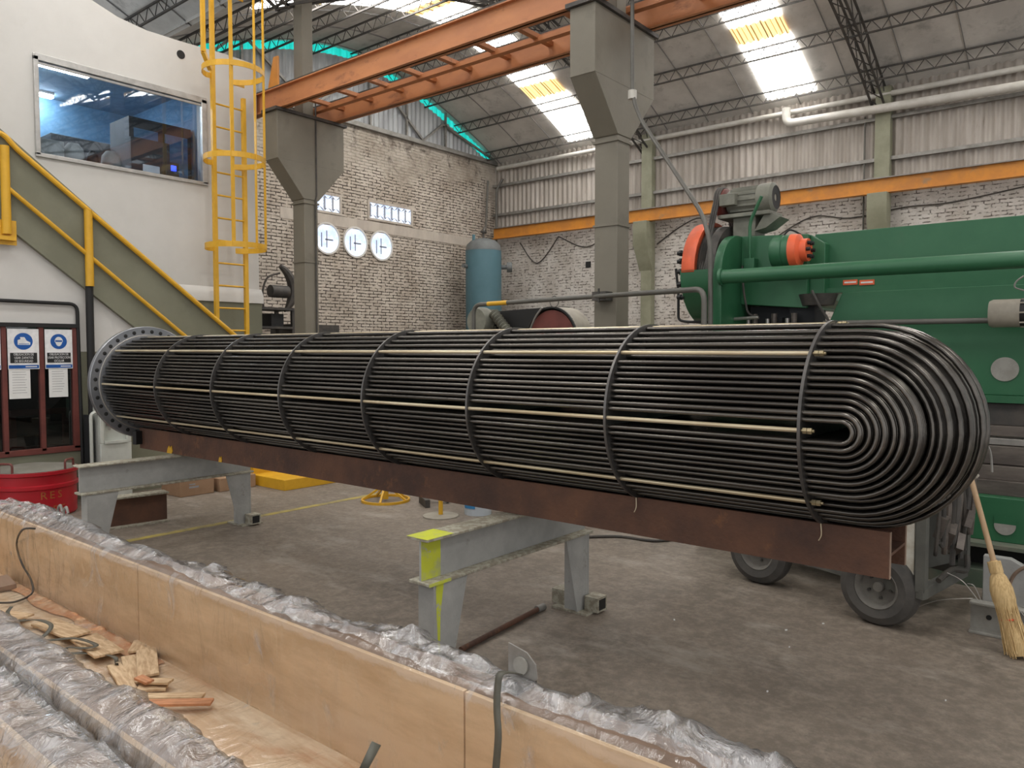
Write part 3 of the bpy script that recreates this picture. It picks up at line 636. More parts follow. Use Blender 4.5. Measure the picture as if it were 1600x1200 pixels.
MB().tube([(xh, 2.70, h2(2.70)), (xh, 6.2, h2(6.2))], .022, 10).build('mid_rail', 'yellow', t)
for y, zb in ((2.71, 2.72), (3.465, 2.26), (5.5, .7)):
    MB().cyl((xh, y, zb), (xh, y, h1(max(y, 2.8))), .041, 16).build('post', 'yellow', t)
MB().box(XS+.06, XS+.08, 2.60, 2.80, 2.62, 2.86).box(XS+.06, xh+.03, 2.64, 2.78, 2.66, 2.70).build('base_plate', 'yellow', t)
o = MB().cyl((XS+.08, 3.465, 0), (XS+.08, 3.465, 2.26), .038, 14).build('down_pipe', 'black'); tag(o, 'black vertical pipe under the yellow stair post', 'pipe')
pipe('wall_conduit', [(XS+.03, 1.0, 2.09), (XS+.03, 3.36, 2.07), (XS+.03, 3.38, .0)], .018, 'black', 'thin black conduit bending down beside the brown window', rc=.08)

# ================================================================== SMALL THINGS BY THE LEFT WALL
# red bin
cx, cy, cr, ch = -8.28, 2.78, .36, .44
t = thing('waste_bin', 'red round metal bin with grey lid and ochre lettering', 'bin', (cx, cy, 0))
bod = MB().lathe([(0, 0), (cr*.96, 0), (cr, .02), (cr, .27), (cr+.015, .28), (cr+.015, .31), (cr, .32), (cr, .40), (cr+.02, .41), (cr+.02, ch), (cr-.01, ch), (cr-.01, .05), (0, .05)], (cx, cy, 0), 'z', 40).build('body', 'red_paint', t)
MB().lathe([(0, .03), (cr*.5, .028), (cr+.01, .0), (cr+.01, -.01), (0, -.01)], (cx-.02, cy, ch+.005), 'z', 40).build('lid', 'lid_grey', t, 'grey flat lid')
for a in (-60, 40):
    a = math.radians(a); d = Vector((math.cos(a), math.sin(a), 0)); s = Vector((-d.y, d.x, 0)); o_ = Vector((cx, cy, ch))+d*(cr-.02)
    MB().tube(corner_path([o_-s*.07+Vector((0, 0, -.08)), o_-s*.07+Vector((0, 0, .09)), o_+s*.07+Vector((0, 0, .09)), o_+s*.07+Vector((0, 0, -.08))], .03), .011, 8).build('handle', 'maroon', t, 'thin brown loop handle')
def curved_text(body, size, zc, ang0, col_r):
    g = MB(); da = size*.72/col_r; a = ang0
    for ch_ in body:
        d = Vector((math.cos(a), math.sin(a), 0)); s = Vector((-d.y, d.x, 0))
        rot = Matrix((s, Vector((0, 0, 1)), d)).transposed(); g.text(ch_, Vector((cx, cy, zc))+d*(col_r+.001), size, rot, .0008); a += da
    return g
toc = math.atan2(-cy, -cx)
curved_text('RES', .10, .215, toc+.20, cr).build('lettering', 'letter_ochre', bod, smooth=False, label='painted letters RES')
curved_text('ESPE', .10, .075, toc+.08, cr).build('lettering', 'letter_ochre', bod, smooth=False, label='painted letters ESPE')
# water dispenser
t = thing('water_dispenser', 'white water dispenser standing behind the tubesheet flange', 'dispenser', (-8.45, 3.62, 0))
y0, y1 = 3.45, 3.77; X0, X1 = -8.575, -8.40
cab = MB().box(X0, X1-.05, y0, y1, 0, 1.0).box(X1-.05, X1, y0, y1, .90, 1.0).box(X1-.05, X1, y0, y1, 0, .60).box(X1-.05, X1, y0, y0+.04, .6, .9).box(X1-.05, X1, y1-.04, y1, .6, .9).build('cabinet', 'appliance_white', t, bevel=.006)
for y in (3.55, 3.67): MB().cyl((X1-.05, y, .80), (X1+.0, y, .80), .022, 12).cyl((X1-.015, y, .80), (X1-.015, y, .74), .012, 10).build('tap', 'bright_steel', cab)
MB().box(X1-.05, X1+.02, y0+.04, y1-.04, .60, .625).build('drip_tray', 'appliance_white', cab)
t = thing('tubular_barrier', 'pale bent pipe barrier standing left of the water dispenser', 'barrier', (-8.6, 3.4, 0))
MB().tube(corner_path([(-8.45, 3.38, 0), (-8.45, 3.38, .93), (-8.45, 3.62, .95)], .05), .018, 8).build('pipe', 'appliance_white', t)
tag(MB().box(-8.66, -8.5, 3.39, 3.42, 0, .90).build('steel_cabinet', 'dark_interior'), 'dark narrow cabinet squeezed beside the water dispenser', 'cabinet')
# rusty block under trestle
t = thing('beam_offcut', 'short rusty I-beam offcut lying on the floor under the far trestle', 'beam offcut', (-6.9, 3.2, 0))
B0, B1 = Vector((-6.93, 2.93, 0)), Vector((-6.86, 3.44, 0)); d = (B1-B0); L_ = d.length; an = math.atan2(d.y, d.x); R3 = Matrix.Rotation(an, 3, 'Z'); mid = (B0+B1)/2+Vector((-.12, 0, 0))
MB().obox(mid+Vector((0, 0, .14)), (L_, .014, .25), R3).build('web', 'rust', t)
for z in (.008, .272): MB().obox(mid+Vector((0, 0, z)), (L_, .15, .015), R3).build('flange', 'trestle_edge', t)
# cardboard boxes, ramp
for (a, b, c, dd, h, lab) in ((-8.35, -7.93, 4.06, 4.45, .17, 'flat brown cardboard box at left, below the rusty beam'), (-8.45, -7.9, 4.5, 4.95, .15, 'flat brown cardboard box at right, below the rusty beam')):
    t = thing('cardboard_box', lab, 'box', ((a+b)/2, (c+dd)/2, 0), 'cardboard boxes by the far trestle')
    MB().box(a, b, c, dd, 0, h).build('carton', 'cardboard', t, bevel=.006)
    MB().box(b, b+.002, c+.10, dd-.18, h*.5, h*.62).box(b, b+.002, c+.1, dd-.22, h*.7, h*.78).build('print', 'ink', t)
    MB().box(a, b, (c+dd)/2-.025, (c+dd)/2+.025, h, h+.002).build('tape', 'lumber', t)
t = thing('yellow_ramp', 'yellow checker-plate step ramp on the floor behind the beam', 'ramp', (-7.8, 5.4, 0))
MB().prism([(5.0, 0), (6.1, 0), (6.1, .03), (5.9, .12), (5.0, .12)], 'x', -8.1, -7.4).build('plate', 'yellow', t, bevel=.004)
MB().box(-8.12, -8.06, 5.02, 6.1, .12, .34).build('backboard', 'yellow', t)
# ring stand
c_ = Vector((-6.1, 5.35, 0))
t = thing('ring_stand', 'yellow round-based stand with spokes on the floor line', 'stand', c_)
MB().lathe([(.235, .0), (.255, .0), (.255, .025), (.235, .025), (.235, 0)], c_, 'z', 40).build('ring', 'yellow', t)
for k in range(5):
    a = k*2*math.pi/5+.3; MB().bar(c_+Vector((.24*math.cos(a), .24*math.sin(a), .02)), c_+Vector((.03*math.cos(a), .03*math.sin(a), .16)), .02, .02).build('spoke', 'yellow', t)
MB().cyl(c_+Vector((0, 0, .02)), c_+Vector((0, 0, .75)), .03, 14).build('post', 'yellow', t)
c_ = Vector((-5.12, 5.18, 0))
t = thing('disc_stand', 'stand with tan disc base and yellow post, beside the bucket', 'stand', c_)
MB().lathe([(0, 0), (.17, 0), (.17, .012), (.05, .02), (0, .02)], c_, 'z', 36).build('base', 'beige_grey', t)
MB().cyl(c_+Vector((0, 0, .015)), c_+Vector((0, 0, .7)), .022, 12).build('post', 'yellow', t)
c_ = Vector((-4.93, 5.50, 0))
t = thing('bucket', 'pale bucket with blue label behind the rusty beam', 'bucket', c_)
MB().lathe([(0, 0), (.13, 0), (.15, .32), (.155, .33), (.14, .33), (.12, .02), (0, .02)], c_, 'z', 32).build('body', 'bucket', t)
MB().lathe([(.138, .07), (.149, .27)], c_, 'z', 12, math.radians(-115), math.radians(-60)).build('label_patch', 'bucket_label', t, 'blue label')
t = thing('scrap_profile', 'small dark steel channel scrap beside the disc stand', 'scrap', (-5.6, 5.6, 0))
MB().obox((-5.62, 5.45, .04), (.30, .05, .08), (0, 0, -.55)).obox((-5.60, 5.62, .06), (.26, .05, .03), (0, .3, .5)).build('channel', 'dark_steel', t)
# floor bar, cables
p, q = Vector((-2.714, 2.891, .02)), Vector((-2.783, 3.678, .02))
t = thing('steel_bar', 'loose rusty bar lying on the floor by the near trestle', 'bar', (p+q)/2-Vector((0, 0, .02)))
MB().cyl(p, q, .015, 12).build('rod', 'rust', t); MB().cyl(q-Vector((0, .04, 0)), q+Vector((0, .03, 0)), .022, 12).build('tip', 'grey_steel', t)
tag(MB().tube(smooth_path([at(800, 850, 'z', .012), at(870, 842, 'z', .012), at(960, 838, 'z', .012), at(1020, 845, 'z', .012), at(1060, 842, 'z', .012)]), .012, 8).build('floor_cable', 'cable'), 'black cable lying on the floor beyond the near trestle', 'cable')

# ================================================================== TRESTLES
def ibeam_y(mb, x, y0, y1, z0, z1, fw, tw): mb.box(x-tw/2, x+tw/2, y0, y1, z0, z1)
def trestle(x, y0, y1, lab, lime=False):
    t = thing('trestle', lab, 'trestle', (x, (y0+y1)/2, 0), 'steel trestles under the bundle')
    z0, z1 = .48, .69
    MB().box(x-.007, x+.007, y0, y1, z0, z1).build('web', 'trestle_grey', t)
    MB().box(x-.07, x+.07, y0-.01, y1, z0-.012, z0+.004).build('bottom_flange', 'trestle_edge', t, bevel=.003)
    MB().box(x-.07, x+.07, y0-.02, y1, z1-.006, z1+.008).build('top_flange', 'trestle_edge', t, 'chipped pale top flange', bevel=.003)
    if lime:
        MB().box(x+.007, x+.0085, y0, y0+.13, z0+.005, z1-.007).build('paint_mark', 'paint_lime', t, 'lime yellow paint')
        MB().box(x-.071, x+.071, y0-.022, y0+.16, z1+.008, z1+.0095).build('paint_mark', 'paint_lime', t, 'lime yellow paint')
        MB().box(x+.07, x+.0715, y0-.01, y0+.14, z0-.012, z0+.004).build('paint_mark', 'paint_lime', t, 'lime yellow paint')
    for s, yy in ((1, y0), (-1, y1)):
        # H section leg with a tapered web
        ya = yy+s*.03
        lg = MB().box(x-.045, x+.06, min(ya, ya+s*.012), max(ya, ya+s*.012), .012, z0-.012).build('leg', 'trestle_grey', t)
        MB().prism([(ya+s*.013, z0-.012), (ya+s*.24, z0-.012), (ya+s*.125, .012), (ya+s*.013, .012)], 'x', x+.048, x+.0595).build('gusset', 'trestle_grey', lg)
        MB().box(x-.045, x+.047, min(ya+s*.10, ya+s*.112), max(ya+s*.10, ya+s*.112), .012, z0-.012).build('leg_flange', 'trestle_grey', lg)
        MB().box(x-.13, x+.13, yy-.02 if s > 0 else yy-.16, yy+.16 if s > 0 else yy+.05, 0, .012).build('foot_plate', 'trestle_edge', lg)
        for dx in ((1,) if not lime else (1, -1)):
            MB().box(x+dx*.075, x+dx*.17, yy-.0 if s > 0 else yy-.10, yy+.10 if s > 0 else yy, .012, .10).build('foot_tube', 'trestle_edge', lg)
            MB().box(x+dx*.170, x+dx*.1715, (yy-.0 if s > 0 else yy-.10)+.015, (yy+.10 if s > 0 else yy)-.015, .024, .088).build('tube_opening', 'black', lg)
    if lime: MB().prism([(y0+.045, z0-.012), (y0+.10, z0-.012), (y0+.075, z0-.16), (y0+.07, .12), (y0+.06, .14), (y0+.05, z0-.18)], 'x', x+.0597, x+.0605).build('paint_run', 'paint_lime', t, 'lime yellow paint run')
    return t
trestle(-2.64, 2.53, 3.93, 'grey steel trestle splashed with lime paint, nearest the camera', True)
trestle(-6.32, 2.43, 3.90, 'plain grey steel trestle near the flanged end of the bundle')
# ================================================================== RUSTY BEAM CARRYING THE BUNDLE
t = thing('support_beam', 'long rusty wide-flange beam carrying the tube bundle', 'beam', (-3.9, 3.35, .70))
MB().box(-7.0, -.73, 3.215, 3.232, .70, .885).build('front_flange', 'rust', t)
MB().box(-7.0, -.73, 3.47, 3.487, .70, .885).build('back_flange', 'rust', t)
MB().box(-7.0, -.73, 3.232, 3.47, .785, .797).build('web', 'rust', t)
for z0_, y_ in ((.70, 3.215), (.70, 3.47)): MB().box(-.7299, -.727, y_, y_+.017, .70, .885).build('cut_edge', 'lumber', t, 'pale cut edge of the flange')
tag(MB().obox((-6.97, 3.18, .80), (.05, .06, .12), (0, 0, .2)).build('packing_block', 'black'), 'small black packing block at the beam end below the flange', 'block')
for px, py, w_, h_, lab in ((264, 701, .10, .065, 'torn orange paper scrap on the beam face, the larger one'), (343, 717, .05, .045, 'torn orange paper scrap on the beam face, the smaller one')):
    q = at(px, py, 'y', 3.205); z = .70
    tag(MB().prism([(q.x-w_/2, z), (q.x-w_*.35, z+h_*.6), (q.x-w_*.1, z+h_), (q.x+w_*.1, z+h_*.7), (q.x+w_*.35, z+h_*1.05), (q.x+w_/2, z+h_*.3), (q.x+w_*.3, z)], 'y', 3.209, 3.214).build('paper_scrap', 'yellow'), lab, 'scrap')

# ================================================================== TUBE BUNDLE
ZC, YB, RB = 1.29, 3.35, .43; XT, XB = -7.08, -.845
t = thing('tube_bundle', 'large dark U-tube heat exchanger bundle lying on the rusty beam', 'heat exchanger bundle', (-4, YB, .86))
# tubesheet with bolt holes (holes as dark recessed discs)
tsh = MB().lathe([(0, .0), (.425, .0), (.425, -.012), (.51, -.012), (.515, -.018), (.515, -.06), (0, -.06)], (XT, YB, ZC), 'x', 96).build('tubesheet', 'tubesheet_steel', t, 'bright machined flange')
NB = 36
for k in range(NB):
    a = 2*math.pi*(k+.5)/NB; c_ = Vector((XT-.012, YB+.468*math.cos(a), ZC+.468*math.sin(a)))
    MB().lathe([(.0175, .0), (.0155, .001), (0, .001)], c_, 'x', 14).build('bolt_hole', 'black', tsh, 'dark bolt hole')
MB().lathe([(.44, .0), (.436, .002), (.43, .002), (.427, 0)], (XT-.0115, YB, ZC), 'x', 96).build('raised_ring', 'bright_steel', tsh)
bx_ = [-.99, -1.854, -2.70, -3.54, -4.385, -5.239, -6.099]
for x in bx_:
    MB().cyl((x-.006, YB, ZC), (x+.006, YB, ZC), RB, 96).build('baffle', 'baffle_steel', t)
P_, R0, RT = .026, .0415, .411; NR = 15
rods = [(YB+.413*math.cos(k*math.pi/4), ZC+.413*math.sin(k*math.pi/4)) for k in range(8)]
cands = []
for j in range(-16, 16):
    y = (j+.5)*P_
    for k in range(NR):
        r = R0+k*P_+(P_/2 if abs(j+.5) < 4 and j % 2 and k < NR-2 else 0)
        if y*y+r*r > RT*RT: continue
        if any(abs(YB+y-ry) < .024 and (abs(ZC+r-rz) < .024 or abs(ZC-r-rz) < .024) for ry, rz in rods): continue
        cands.append((y, r))
def utube(mb, y, r, n=8, seg=22):
    pts = [(XT-.001, YB+y, ZC+r), (XB, YB+y, ZC+r)]
    for i in range(1, seg): a = math.pi*i/seg; pts.append((XB+r*math.sin(a), YB+y, ZC+r*math.cos(a)))
    pts += [(XB, YB+y, ZC-r), (XT-.001, YB+y, ZC-r)]; mb.tube(pts, .0094, n, caps=False)
vis = sorted(cands, key=lambda c: -(math.hypot(c[0], c[1]) - (0.9 if c[0] > .02 and c[1] < .30 else 0)))
front = set(vis[:98])
rest = MB()
for y, r in cands:
    if (y, r) in front:
        g = MB(); utube(g, y, r); g.build('tube', 'tube_steel', t, angle=60)
    else: utube(rest, y, r, 6, 16)
o = rest.build('inner_tubes', 'tube_steel', t, angle=70); o['kind'] = 'stuff'
for y, z in rods:
    rod_ = MB().cyl((XT, y, z), (-.985, y, z), .0092, 10).build('tie_rod', 'rod_steel', t, 'pale tie rod')
    g = MB(); g.cyl((-.984, y, z), (-.935, y, z), .0058, 8).cyl((-.978, y, z), (-.962, y, z), .0125, 6).cyl((-.960, y, z), (-.944, y, z), .0125, 6)
    g.build('rod_nut', 'nut_brass', rod_, 'brass-coloured nuts')
# small hanging wires under baffles
for x in (-.99, -1.854):
    g = MB().tube(smooth_path([(x, 3.21, .885), (x+.006, 3.20, .84), (x-.004, 3.198, .815)]), .0022, 6).build('tie_wire', 'rod_steel', t)

# ================================================================== GREEN PRESS
t = thing('press_brake', 'large green press brake with flywheel and long torque tube', 'press', (-1, 6.4, 0))
RP = 1.9
G_ = 'press_green'
pr_ = [(5.95, 0), (5.95, 2.22)]+[(6.30-.35*math.cos(a), 2.22+.34*math.sin(a)) for a in [i*math.pi/16 for i in range(1, 9)]]+[(7.6, 2.56), (7.6, 0)]
MB().prism(pr_, 'x', -2.73, -2.66).build('side_frame', G_, t, bevel=.004)
MB().prism([(-2.66, 1.98), (-2.10, 1.93), (-2.10, 2.53), (-2.66, 2.56)], 'y', 6.35, 7.3).build('gear_housing', G_, t, bevel=.006)
MB().prism([(-2.10, 1.95), (-1.98, 2.0), (-1.98, 2.45), (-2.10, 2.53)], 'y', 6.40, 7.3).build('housing_cover', G_, t, bevel=.006)
MB().box(-2.10, RP, 6.52, 6.60, 2.05, 2.545).build('upper_beam', G_, t, bevel=.006)
MB().box(-2.0, RP, 6.44, 6.52, 2.05, 2.09).build('beam_lip', G_, t)
MB().prism([(-1.84, 2.05), (RP, 2.05), (RP, 1.27), (-2.2, 1.27), (-2.2, 1.5), (-2.02, 1.62)], 'y', 6.40, 6.50).build('ram', G_, t, bevel=.005)
MB().box(-2.0, RP, 6.33, 6.52, 1.22, 1.27).build('ram_foot', G_, t)
for nm, z0, z1, yy, m_ in (('upper_die', 1.06, 1.215, 6.38, 'dark_steel'), ('die_clamp', .99, 1.06, 6.30, 'tool_steel'), ('die_rail', .93, .975, 6.27, 'bright_steel'), ('lower_die', .80, .925, 6.22, 'tool_steel'), ('die_holder', .70, .795, 6.16, 'tool_steel'), ('bed_cap', .60, .70, 6.12, 'tool_steel')):
    MB().box(-2.1, RP, yy, 6.55, z0, z1).build(nm, m_, t, bevel=.003)
MB().box(-2.6, RP, 6.03, 6.16, .30, .60).build('bed', G_, t, bevel=.005)
MB().box(-2.6, RP, 5.90, 6.16, .275, .30).build('bed_ledge', 'press_dusty', t, 'dusty ledge')
MB().box(-2.6, RP, 6.10, 6.2, .12, .275).build('bed_recess', 'black', t)
MB().box(-2.6, RP, 5.90, 6.3, .0, .12).build('foot_beam', 'press_dusty', t, 'dusty foot beam')
q = at(1570, 577, 'y', 6.395); MB().cyl((q.x, 6.392, q.z), (q.x, 6.402, q.z), .085, 32).build('cover_disc', 'dusty_grey', t, 'pale round cover')
q = at(1570, 822, 'y', 6.02); MB().cyl((q.x, 6.022, q.z), (q.x, 6.032, q.z), .062, 32).build('bed_hole', 'dusty_grey', t, 'pale round hole')
MB().box(q.x-.063, q.x+.063, 6.0215, 6.0225, q.z+.012, q.z+.063).build('hole_shadow_plate', G_, t)
MB().cyl((-2.64, 5.93, 2.185), (RP, 5.93, 2.165), .057, 28).build('torque_tube', G_, t, 'long green torque tube')
MB().cyl((-2.66, 5.93, 2.185), (-2.635, 5.93, 2.185), .068, 24).build('tube_collar', G_, t)
MB().cyl((-1.92, 6.2, 1.80), (-.76, 6.2, 1.795), .02, 14).build('drive_shaft', 'pipe_grey', t, 'grey shaft')
g = MB().lathe([(0, -.80), (.085, -.80), (.095, -.78), (.095, -.62)], (0, 6.14, 1.84), 'x', 28).build('gauge_motor', 'beige_grey', t, 'beige-grey motor')
MB().lathe([(.09, -.62), (.09, -.585)], (0, 6.14, 1.84), 'x', 28).build('motor_slots', 'black', g)
MB().lathe([(.095, -.585), (.095, -.50), (.08, -.50), (.08, -.2), (0, -.2)], (0, 6.14, 1.84), 'x', 28).build('motor_end', 'beige_grey', g)
for k in range(8):
    a = 2*math.pi*k/8; MB().bar((-.62, 6.14+.092*math.cos(a), 1.84+.092*math.sin(a)), (-.585, 6.14+.092*math.cos(a), 1.84+.092*math.sin(a)), .02, .01).build('slot_rib', 'beige_grey', g)
for px in (1328, 1354):
    q = at(px, 441, 'y', 6.505); MB().box(q.x-.055, q.x+.055, 6.512, 6.52, q.z-.02, q.z+.02).build('warning_plate', 'orange_red', t, 'small red plate'); wp = bpy.data.objects[list(ORG)[-1]]
    MB().box(q.x-.045, q.x+.045, 6.511, 6.513, q.z-.006, q.z+.006).build('plate_mark', 'white', wp)
# flywheel
FY, FZ, FR = 6.50, 2.27, .45; S0 = math.radians
fg = MB().lathe([(FR, -3.07), (FR, -2.95), (FR-.05, -2.95)], (0, FY, FZ), 'x', 30, S0(60), S0(182)).build('flywheel_guard', 'orange_red', t, 'orange guard', solid=.004)
g = MB().lathe([(.0, -2.95), (.40, -2.95), (.41, -2.93), (.39, -2.92), (.41, -2.91), (.39, -2.90), (.41, -2.89), (.39, -2.88), (.41, -2.87), (.40, -2.79), (0, -2.79)], (0, FY, FZ), 'x', 60).build('flywheel', 'dark_steel', t, 'dark grooved flywheel')
casing = [(FY+FR*math.cos(a), FZ+FR*math.sin(a)) for a in [math.pi+math.pi*i/20 for i in range(21)]]
MB().prism(casing, 'x', -3.08, -2.96).prism([(FY-FR, FZ-.0), (FY-FR+.03, FZ)]+[(FY+(FR-.03)*math.cos(a), FZ+(FR-.03)*math.sin(a)) for a in [math.pi+math.pi*i/20 for i in range(1, 20)]]+[(FY+FR-.03, FZ), (FY+FR, FZ)]+[(FY+FR*math.cos(a), FZ+FR*math.sin(a)) for a in [2*math.pi-math.pi*i/20 for i in range(1, 20)]], 'x', -2.96, -2.76).build('flywheel_casing', G_, t)
for k, z in enumerate((2.16, 2.27, 2.36, 2.43, 2.05)):
    MB().cyl((-3.14, 6.12, z), (-3.07, 6.12, z), .018, 8).cyl((-3.12, 6.12, z), (-3.10, 6.12, z), .028, 6).build('guard_bolt', 'black', fg)
# motor on top
mz, my = 2.885, 6.50
dm = MB().lathe([(0, -2.83), (.10, -2.83), (.105, -2.80), (.105, -2.55)], (0, my, mz), 'x', 28).build('drive_motor', 'motor_grey', t, 'grey drive motor')
for k in range(14):
    a = 2*math.pi*k/14; MB().bar((-2.80, my+.112*math.cos(a), mz+.112*math.sin(a)), (-2.56, my+.112*math.cos(a), mz+.112*math.sin(a)), .006, .02).build('cooling_fin', 'motor_grey', dm)
MB().lathe([(.12, -2.56), (.128, -2.54), (.128, -2.44), (.10, -2.42)], (0, my, mz), 'x', 32).build('fan_cowl', 'motor_grey', dm)
MB().lathe([(.10, -2.422), (.03, -2.425)], (0, my, mz), 'x', 32).build('fan_grille', 'black', dm); MB().lathe([(.035, -2.43), (0, -2.43)], (0, my, mz), 'x', 16).build('fan_hub', 'beige_grey', dm)
MB().box(-2.86, -2.72, my-.17, my-.09, mz-.05, mz+.05).build('terminal_box', 'motor_grey', dm, bevel=.005)
MB().obox((-2.65, my, 2.745), (.46, .30, .035), (0, 0, 0)).box(-2.76, -2.56, my-.10, my+.12, 2.56, 2.735).build('motor_base', 'motor_grey', t, bevel=.006)
MB().prism([(-2.46, 2.76), (-2.34, 2.70), (-2.46, 2.62), (-2.56, 2.60)], 'y', my-.12, my+.1).build('base_wing', 'motor_grey', t)
pul = MB().lathe([(0, -2.93), (.115, -2.93), (.13, -2.92), (.13, -2.86), (.115, -2.85), (0, -2.85)], (0, my, mz), 'x', 32).build('pulley', 'maroon', t, 'red pulley')
for dx in (-.03, -.01, .01):
    loop = []
    for i in range(13): a = math.radians(0+180*i/12); loop.append((-2.89+dx, my+.135*math.cos(a), mz+.135*math.sin(a)))
    for i in range(13): a = math.radians(180+180*i/12); loop.append((-2.89+dx, FY+.41*math.cos(a), FZ+.41*math.sin(a)))
    loop.append(loop[0]); MB().tube(loop, .011, 6, caps=False).build('drive_belt', 'rubber', pul)
# clutch motor
MB().lathe([(0, -2.33), (.12, -2.33), (.13, -2.31), (.13, -2.24), (.125, -2.235), (.13, -2.23), (.13, -2.18)], (0, 6.22, 2.385), 'x', 30).build('clutch_barrel', 'press_green', t)
cc = MB().lathe([(.135, -2.18), (.13, -2.12), (.09, -2.10), (.09, -2.05), (0, -2.05)], (0, 6.22, 2.385), 'x', 30).build('clutch_cap', 'orange_red', t, 'orange-red cap')
for k in range(6):
    a = k*math.pi/3; MB().cyl((-2.05, 6.22+.06*math.cos(a), 2.385+.06*math.sin(a)), (-2.02, 6.22+.06*math.cos(a), 2.385+.06*math.sin(a)), .016, 6).build('cap_bolt', 'black', cc)
MB().tube(smooth_path([(-2.30, 6.30, 2.50), (-2.24, 6.32, 2.57), (-2.16, 6.35, 2.53)]), .008, 6).build('hose', 'black', t)
# junction box + conduit on gear housing
q0 = Vector((-2.50, 6.33, 2.70)); MB().tube(corner_path([(-2.45, 6.25, 2.86), (-2.56, 6.28, 2.66), (-2.56, 6.30, 2.34)], .06), .014, 8).build('conduit', 'press_green', t)
MB().box(-2.60, -2.51, 6.26, 6.35, 2.27, 2.36).build('junction_box', 'press_green', t, bevel=.005)
MB().tube(corner_path([(-2.62, 6.28, 2.30), (-2.60, 6.26, 2.1), (-2.57, 6.28, 1.90), (-2.5, 6.3, 1.86)], .05), .010, 8).build('hose', 'cable', t)
# hydraulics under the gear housing
g = MB().box(-2.60, -2.12, 6.42, 6.9, 1.70, 1.96).box(-2.55, -2.3, 6.35, 6.5, 1.70, 1.86).box(-2.25, -2.05, 6.38, 6.5, 1.74, 1.95)
g.build('manifold', 'dark_interior', t, 'black hydraulic manifold')
for i in range(9):
    x = -2.58+i*.055; z = 1.80+.05*math.sin(i*2.1)
    MB().cyl((x, 6.33, z-.05), (x, 6.33, z+.05), .018+.006*(i % 3), 8).build('fitting', ['bright_steel', 'tool_steel', 'maroon'][i % 3], t)
MB().tube(corner_path([(-2.7, 6.22, 1.85), (-2.45, 6.22, 1.86)], .02), .014, 8).build('pipe', 'bright_steel', t)
MB().cyl((-2.02, 6.38, 1.95), (-2.02, 6.38, 2.04), .12, 24, r2=.15).build('cylinder_head', 'dark_steel', t)
MB().tube(smooth_path([(-2.02, 6.22, 2.06), (-1.95, 6.20, 1.93), (-1.88, 6.22, 1.78), (-2.0, 6.22, 1.72), (-2.25, 6.22, 1.72)]), .011, 8).build('hose', 'cable', t)
q = at(1600, 455, 'y', 6.15); MB().tube(smooth_path([at(1600, 431, 'y', 6.15), at(1588, 440, 'y', 6.15), at(1586, 449, 'y', 6.15), at(1600, 454, 'y', 6.15)]), .006, 6).build('hose', 'grey_steel', t)
MB().tube(corner_path([at(1056, 420, 'y', 6.3), at(1060, 455, 'y', 6.3), at(1060, 500, 'y', 6.3), at(1072, 503, 'y', 6.3), at(1108, 503, 'y', 6.3)], .05), .012, 8).build('hose', 'black', t, 'black pipe loop')

# pipe rail
t = thing('pipe_rail', 'grey horizontal pipe clamped to the column, with one yellow stretch', 'pipe', (-4.5, 6.4, 0))
A, B = at(740, 485, 'y', 6.5), at(1090, 452, 'y', 5.80); cl = Vector((-4.22, 6.5, 2.125))
P = [Vector((A.x, A.y, 1.2)), Vector((A.x, A.y, 2.10)), cl, Vector((B.x+.06, B.y, B.z)), Vector((B.x+.06, B.y, 0))]
MB().tube(corner_path(P, .11), .024, 12).build('pipe', 'pipe_grey', t)
a_ = Vector((A.x, A.y, 2.10)).lerp(cl, .13); b_ = Vector((A.x, A.y, 2.10)).lerp(cl, .30); MB().cyl(a_, b_, .0255, 12).build('painted_stretch', 'yellow', t, 'yellow painted stretch')
MB().box(-4.26, -4.10, 6.47, 6.60, 2.08, 2.17).cyl((-4.18, 6.47, 2.06), (-4.18, 6.47, 2.2), .01, 8).build('clamp', 'dark_steel', t)
q = at(866, 467, 'y', 6.5); MB().lathe([(.052, 0), (.056, .004), (.06, 0), (.056, -.004), (.052, 0)], (q.x, 6.5, q.z-.03), 'y', 24).build('wire_ring', 'cable', t)

# belt-driven machine behind the bundle
t = thing('belt_machine', 'old machine with grey motor, belt guard and red flywheel behind the bundle', 'machine', (-5.6, 7.0, 0))
A = at(757, 505, 'y', 7.0)
mb_ = MB().lathe([(0, -.20), (.15, -.20), (.17, -.17), (.17, -.06), (.14, -.04)], (A.x, 7.05, 1.93), 'y', 30).build('motor_bell', 'motor_grey', t, 'dusty grey motor bell')
MB().lathe([(.13, -.04), (.13, .25), (0, .25)], (A.x, 7.05, 1.93), 'y', 26).build('motor_body', 'dark_steel', mb_)
for k in range(12):
    a = 2*math.pi*k/12; MB().bar((A.x+.14*math.cos(a), 7.03, 1.93+.14*math.sin(a)), (A.x+.14*math.cos(a), 7.25, 1.93+.14*math.sin(a)), .02, .03).build('motor_rib', 'motor_grey', mb_)
g = MB(); pts = [Vector((A.x+.20+.24*s, 6.93, 2.03-.24*s)) for s in [i/32 for i in range(33)]]
g.tube(pts, [.055+.012*math.sin(i*math.pi/2) for i in range(33)], 16).build('bellows', 'motor_grey', t, 'ribbed grey bellows')
F_ = at(870, 520, 'y', 7.0); fx = F_.x
fw_ = MB().cyl((fx, 6.9, 1.72), (fx, 7.0, 1.72), .31, 48).build('flywheel', 'maroon', t, 'dull red flywheel')
MB().lathe([(.33, 0), (.35, 0), (.35, .03), (.33, .03), (.33, 0)], (fx, 6.88, 1.72), 'y', 48).build('flywheel_rim', 'black', fw_)
MB().lathe([(.35, .0), (.35, .30), (0, .30)], (fx, 6.9, 1.72), 'y', 48, S0(-20), S0(200)).build('belt_guard', 'beige_grey', t, 'curved grey guard')
